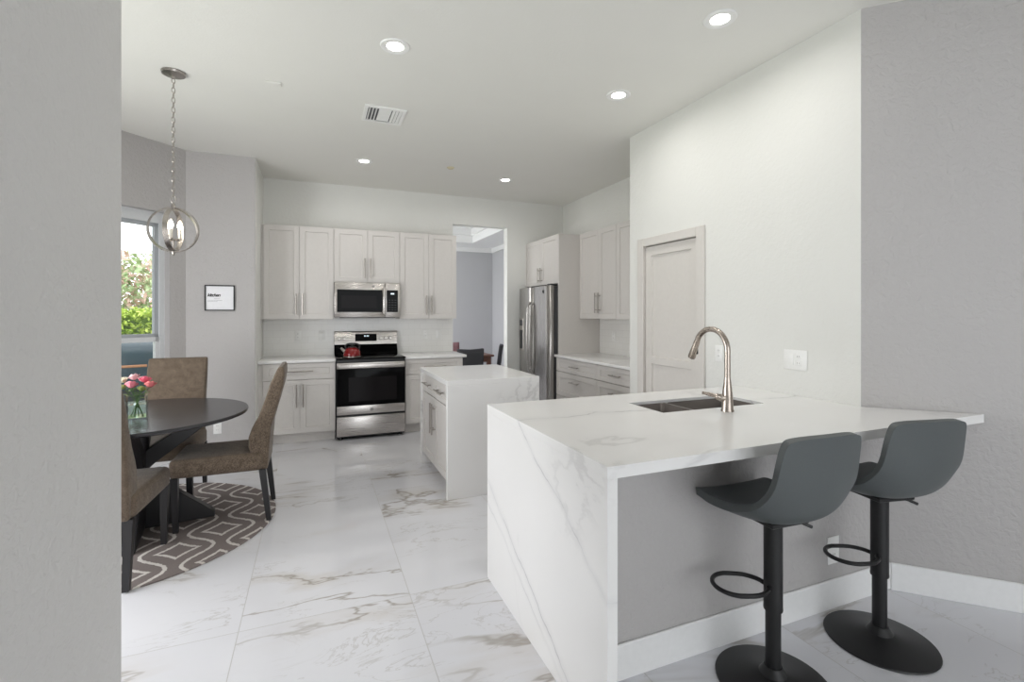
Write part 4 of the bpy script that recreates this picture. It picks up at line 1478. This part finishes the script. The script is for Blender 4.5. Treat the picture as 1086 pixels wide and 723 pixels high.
# ------------------------------------------------------------------ dining room furniture
dt_ = thing('dining_table', 'brown wood table in the room beyond the doorway', 'table', (2.45, 7.75, 0))
bm = B(); bx(bm, -0.75, 0.2, -0.5, 0.5, 0.735, 0.765, 0.005, 1); obj('tabletop', bm, m_brownwood, dt_)
bm = B(); ringframe(bm, -0.70, 0.15, -0.45, 0.45, 0.65, 0.7345, 0.025); obj('apron', bm, m_brownwood, dt_)
for x in (-.68, .13):
    for y in (-.43, .43):
        bm = B(); bx(bm, x - .03, x + .03, y - .03, y + .03, 0, 0.734); obj('leg', bm, m_brownwood, dt_)
def dchair(label, loc, rz, mat):
    t_ = thing('dining_chair', label, 'chair', loc, rz, 'charcoal chairs in the dining room')
    bm = B(); bx(bm, -0.21, 0.21, -0.22, 0.23, 0.40, 0.48, 0.02, 2); obj('seat', bm, mat, t_)
    bm = B()
    rows = []
    for i in range(6):
        z = .44 + .45 * i / 5
        y = -.20 - .05 * (i / 5) ** 1.5
        rows.append([bm.verts.new((-.205 + .41 * j / 8, y - 0.03 * (1 - ((j - 4) / 4) ** 2), z - (0.012 * (1 - abs(j - 4) / 4) if i == 5 else 0))) for j in range(9)])
    for i in range(5):
        for j in range(8):
            bm.faces.new((rows[i][j], rows[i][j + 1], rows[i + 1][j + 1], rows[i + 1][j]))
    bmesh.ops.recalc_face_normals(bm, faces=bm.faces)
    o = obj('backrest', bm, mat, t_)
    so = o.modifiers.new('thick', 'SOLIDIFY'); so.thickness = 0.04; so.offset = 0
    for x in (-.18, .18):
        for y in (-.19, .20):
            bm = B(); bx(bm, x - .018, x + .018, y - .018, y + .018, 0, 0.402); obj('leg', bm, m_espresso, t_)
    return t_
dchair('charcoal chair with its back to the doorway, beyond the island', (2.165, 7.22, 0), 0, m_dfab)
dchair('charcoal chair turned sideways at the right of the far table', (2.72, 7.85, 0), radians(68), m_dfab)
dchair('dark mauve chair at the far table, mostly hidden by the wall', (2.28, 8.45, 0), radians(180), m_mauve)

# ------------------------------------------------------------------ outside the window
bm = B(); bx(bm, -16, -2.6, 1.0, 24, -0.35, -0.15)
o = struct('floor_lawn', bm, m_lawn)
def leaves(bm, n_, f_pos, size):
    for _ in range(n_):
        p = Vector(f_pos())
        nrm = Vector((random.gauss(0, 1), random.gauss(0, 1), random.gauss(0, 1) + .6)).normalized()
        u = nrm.orthogonal().normalized(); v = nrm.cross(u)
        s = size * random.uniform(.6, 1.3)
        a = random.uniform(0, 6.28)
        uu = u * cos(a) + v * sin(a); vv = v * cos(a) - u * sin(a)
        q = [bm.verts.new(p + uu * s), bm.verts.new(p + vv * s * .45), bm.verts.new(p - uu * s), bm.verts.new(p - vv * s * .45)]
        bm.faces.new(q)
random.seed(21)
# sight line through the window: direction about (-0.33, 1.2)
hc = Vector((-2.75, 9.6, 0)); al = Vector((0.96, 0.28, 0)); ac = Vector((-0.28, 0.96, 0))
hg = thing('hedge', 'bright yellow-green clipped hedge outside the window', 'hedge', (0, 0, 0))
bm = B()
def hp():
    a, b, c = random.uniform(-2.2, 1.6), random.uniform(-.35, .35), random.uniform(-.15, 1.42)
    k = random.random()
    if k < .55: b = -.35 + random.gauss(0, .03)
    elif k < .9: c = 1.42 + random.gauss(0, .04)
    p = hc + al * a + ac * b
    return (p.x, p.y, c)
leaves(bm, 9000, hp, 0.045)
obj('foliage', bm, m_hedge, hg)
bm = B()
q = [hc + al * a + ac * b for a, b in ((-2.1, -.28), (1.5, -.28), (1.5, .28), (-2.1, .28))]
prism(bm, [(p.x, p.y) for p in q], 'z', -0.15, 1.36)
obj('hedge_core', bm, leaf_mat('hedge_inner', (92, 120, 44), (120, 146, 60)), hg)
def tree(label, c, R_, zc_, hz, m, n_=5000):
    t_ = thing('tree', label, 'tree', (c[0], c[1], -0.15), 0, 'trees beyond the hedge')
    bm = B()
    def tp():
        while True:
            v = Vector((random.uniform(-1, 1), random.uniform(-1, 1), random.uniform(-1, 1)))
            if .35 < v.length < 1: break
        lump = 1 + .22 * sin(5 * v.x + 2 * v.z) * cos(4 * v.y + 3 * v.z)
        return (v.x * R_ * lump, v.y * R_ * lump, zc_ + v.z * hz * lump)
    leaves(bm, n_, tp, 0.085)
    obj('crown', bm, m, t_)
    bm = B(); tube(bm, [(0, 0, 0), (0.04, 0, zc_ * .5), (0, .03, zc_)], [0.09, 0.07, 0.05], 10)
    obj('trunk', bm, m_bark, t_)
tree('bushy tree with pinkish and green leaves beyond the hedge', (-4.0, 13.2), 1.5, 1.75, 1.25, m_tree)
tree('pale green shrub tree further left beyond the hedge', (-7.6, 13.6), 1.5, 1.6, 1.2, m_tree, 3000)
# barbecue grill
gr = thing('barbecue_grill', 'dark teal covered barbecue grill with a wooden handle outside the window', 'grill', (-2.33, 7.55, -0.15), radians(18))
bm = B()
pts = [(-.27, .62), (.27, .62), (.27, .86)] + [(0.27 * cos(a * pi / 10), .86 + .36 * sin(a * pi / 10)) for a in range(1, 10)] + [(-.27, .86)]
prism(bm, pts, 'x', -0.52, 0.52, 0.03, 3)
obj('lid', bm, m_teal, gr)
bm = B(); tube(bm, [(-.30, -.335, .92), (.30, -.335, .92)], 0.016, 10); obj('handle', bm, m_grillwood, gr)
for s in (-1, 1):
    bm = B(); tube(bm, [(s * .24, -.335, .92), (s * .24, -.23, .93)], 0.008, 8); obj('bracket', bm, m_dark, gr)
boxo('cart', m_dark, gr, -0.48, 0.48, -0.24, 0.24, 0.06, 0.619, bev=0.01)
for sx in (-1, 1):
    for sy in (-1, 1):
        bm = B(); tube(bm, [(sx * .42 - .02, sy * .2, .045), (sx * .42 + .02, sy * .2, .045)], 0.045, 14); obj('wheel', bm, m_black, gr)
boxo('side_shelf', m_dark, gr, 0.525, 0.86, -0.22, 0.22, 0.80, 0.835, bev=0.006)
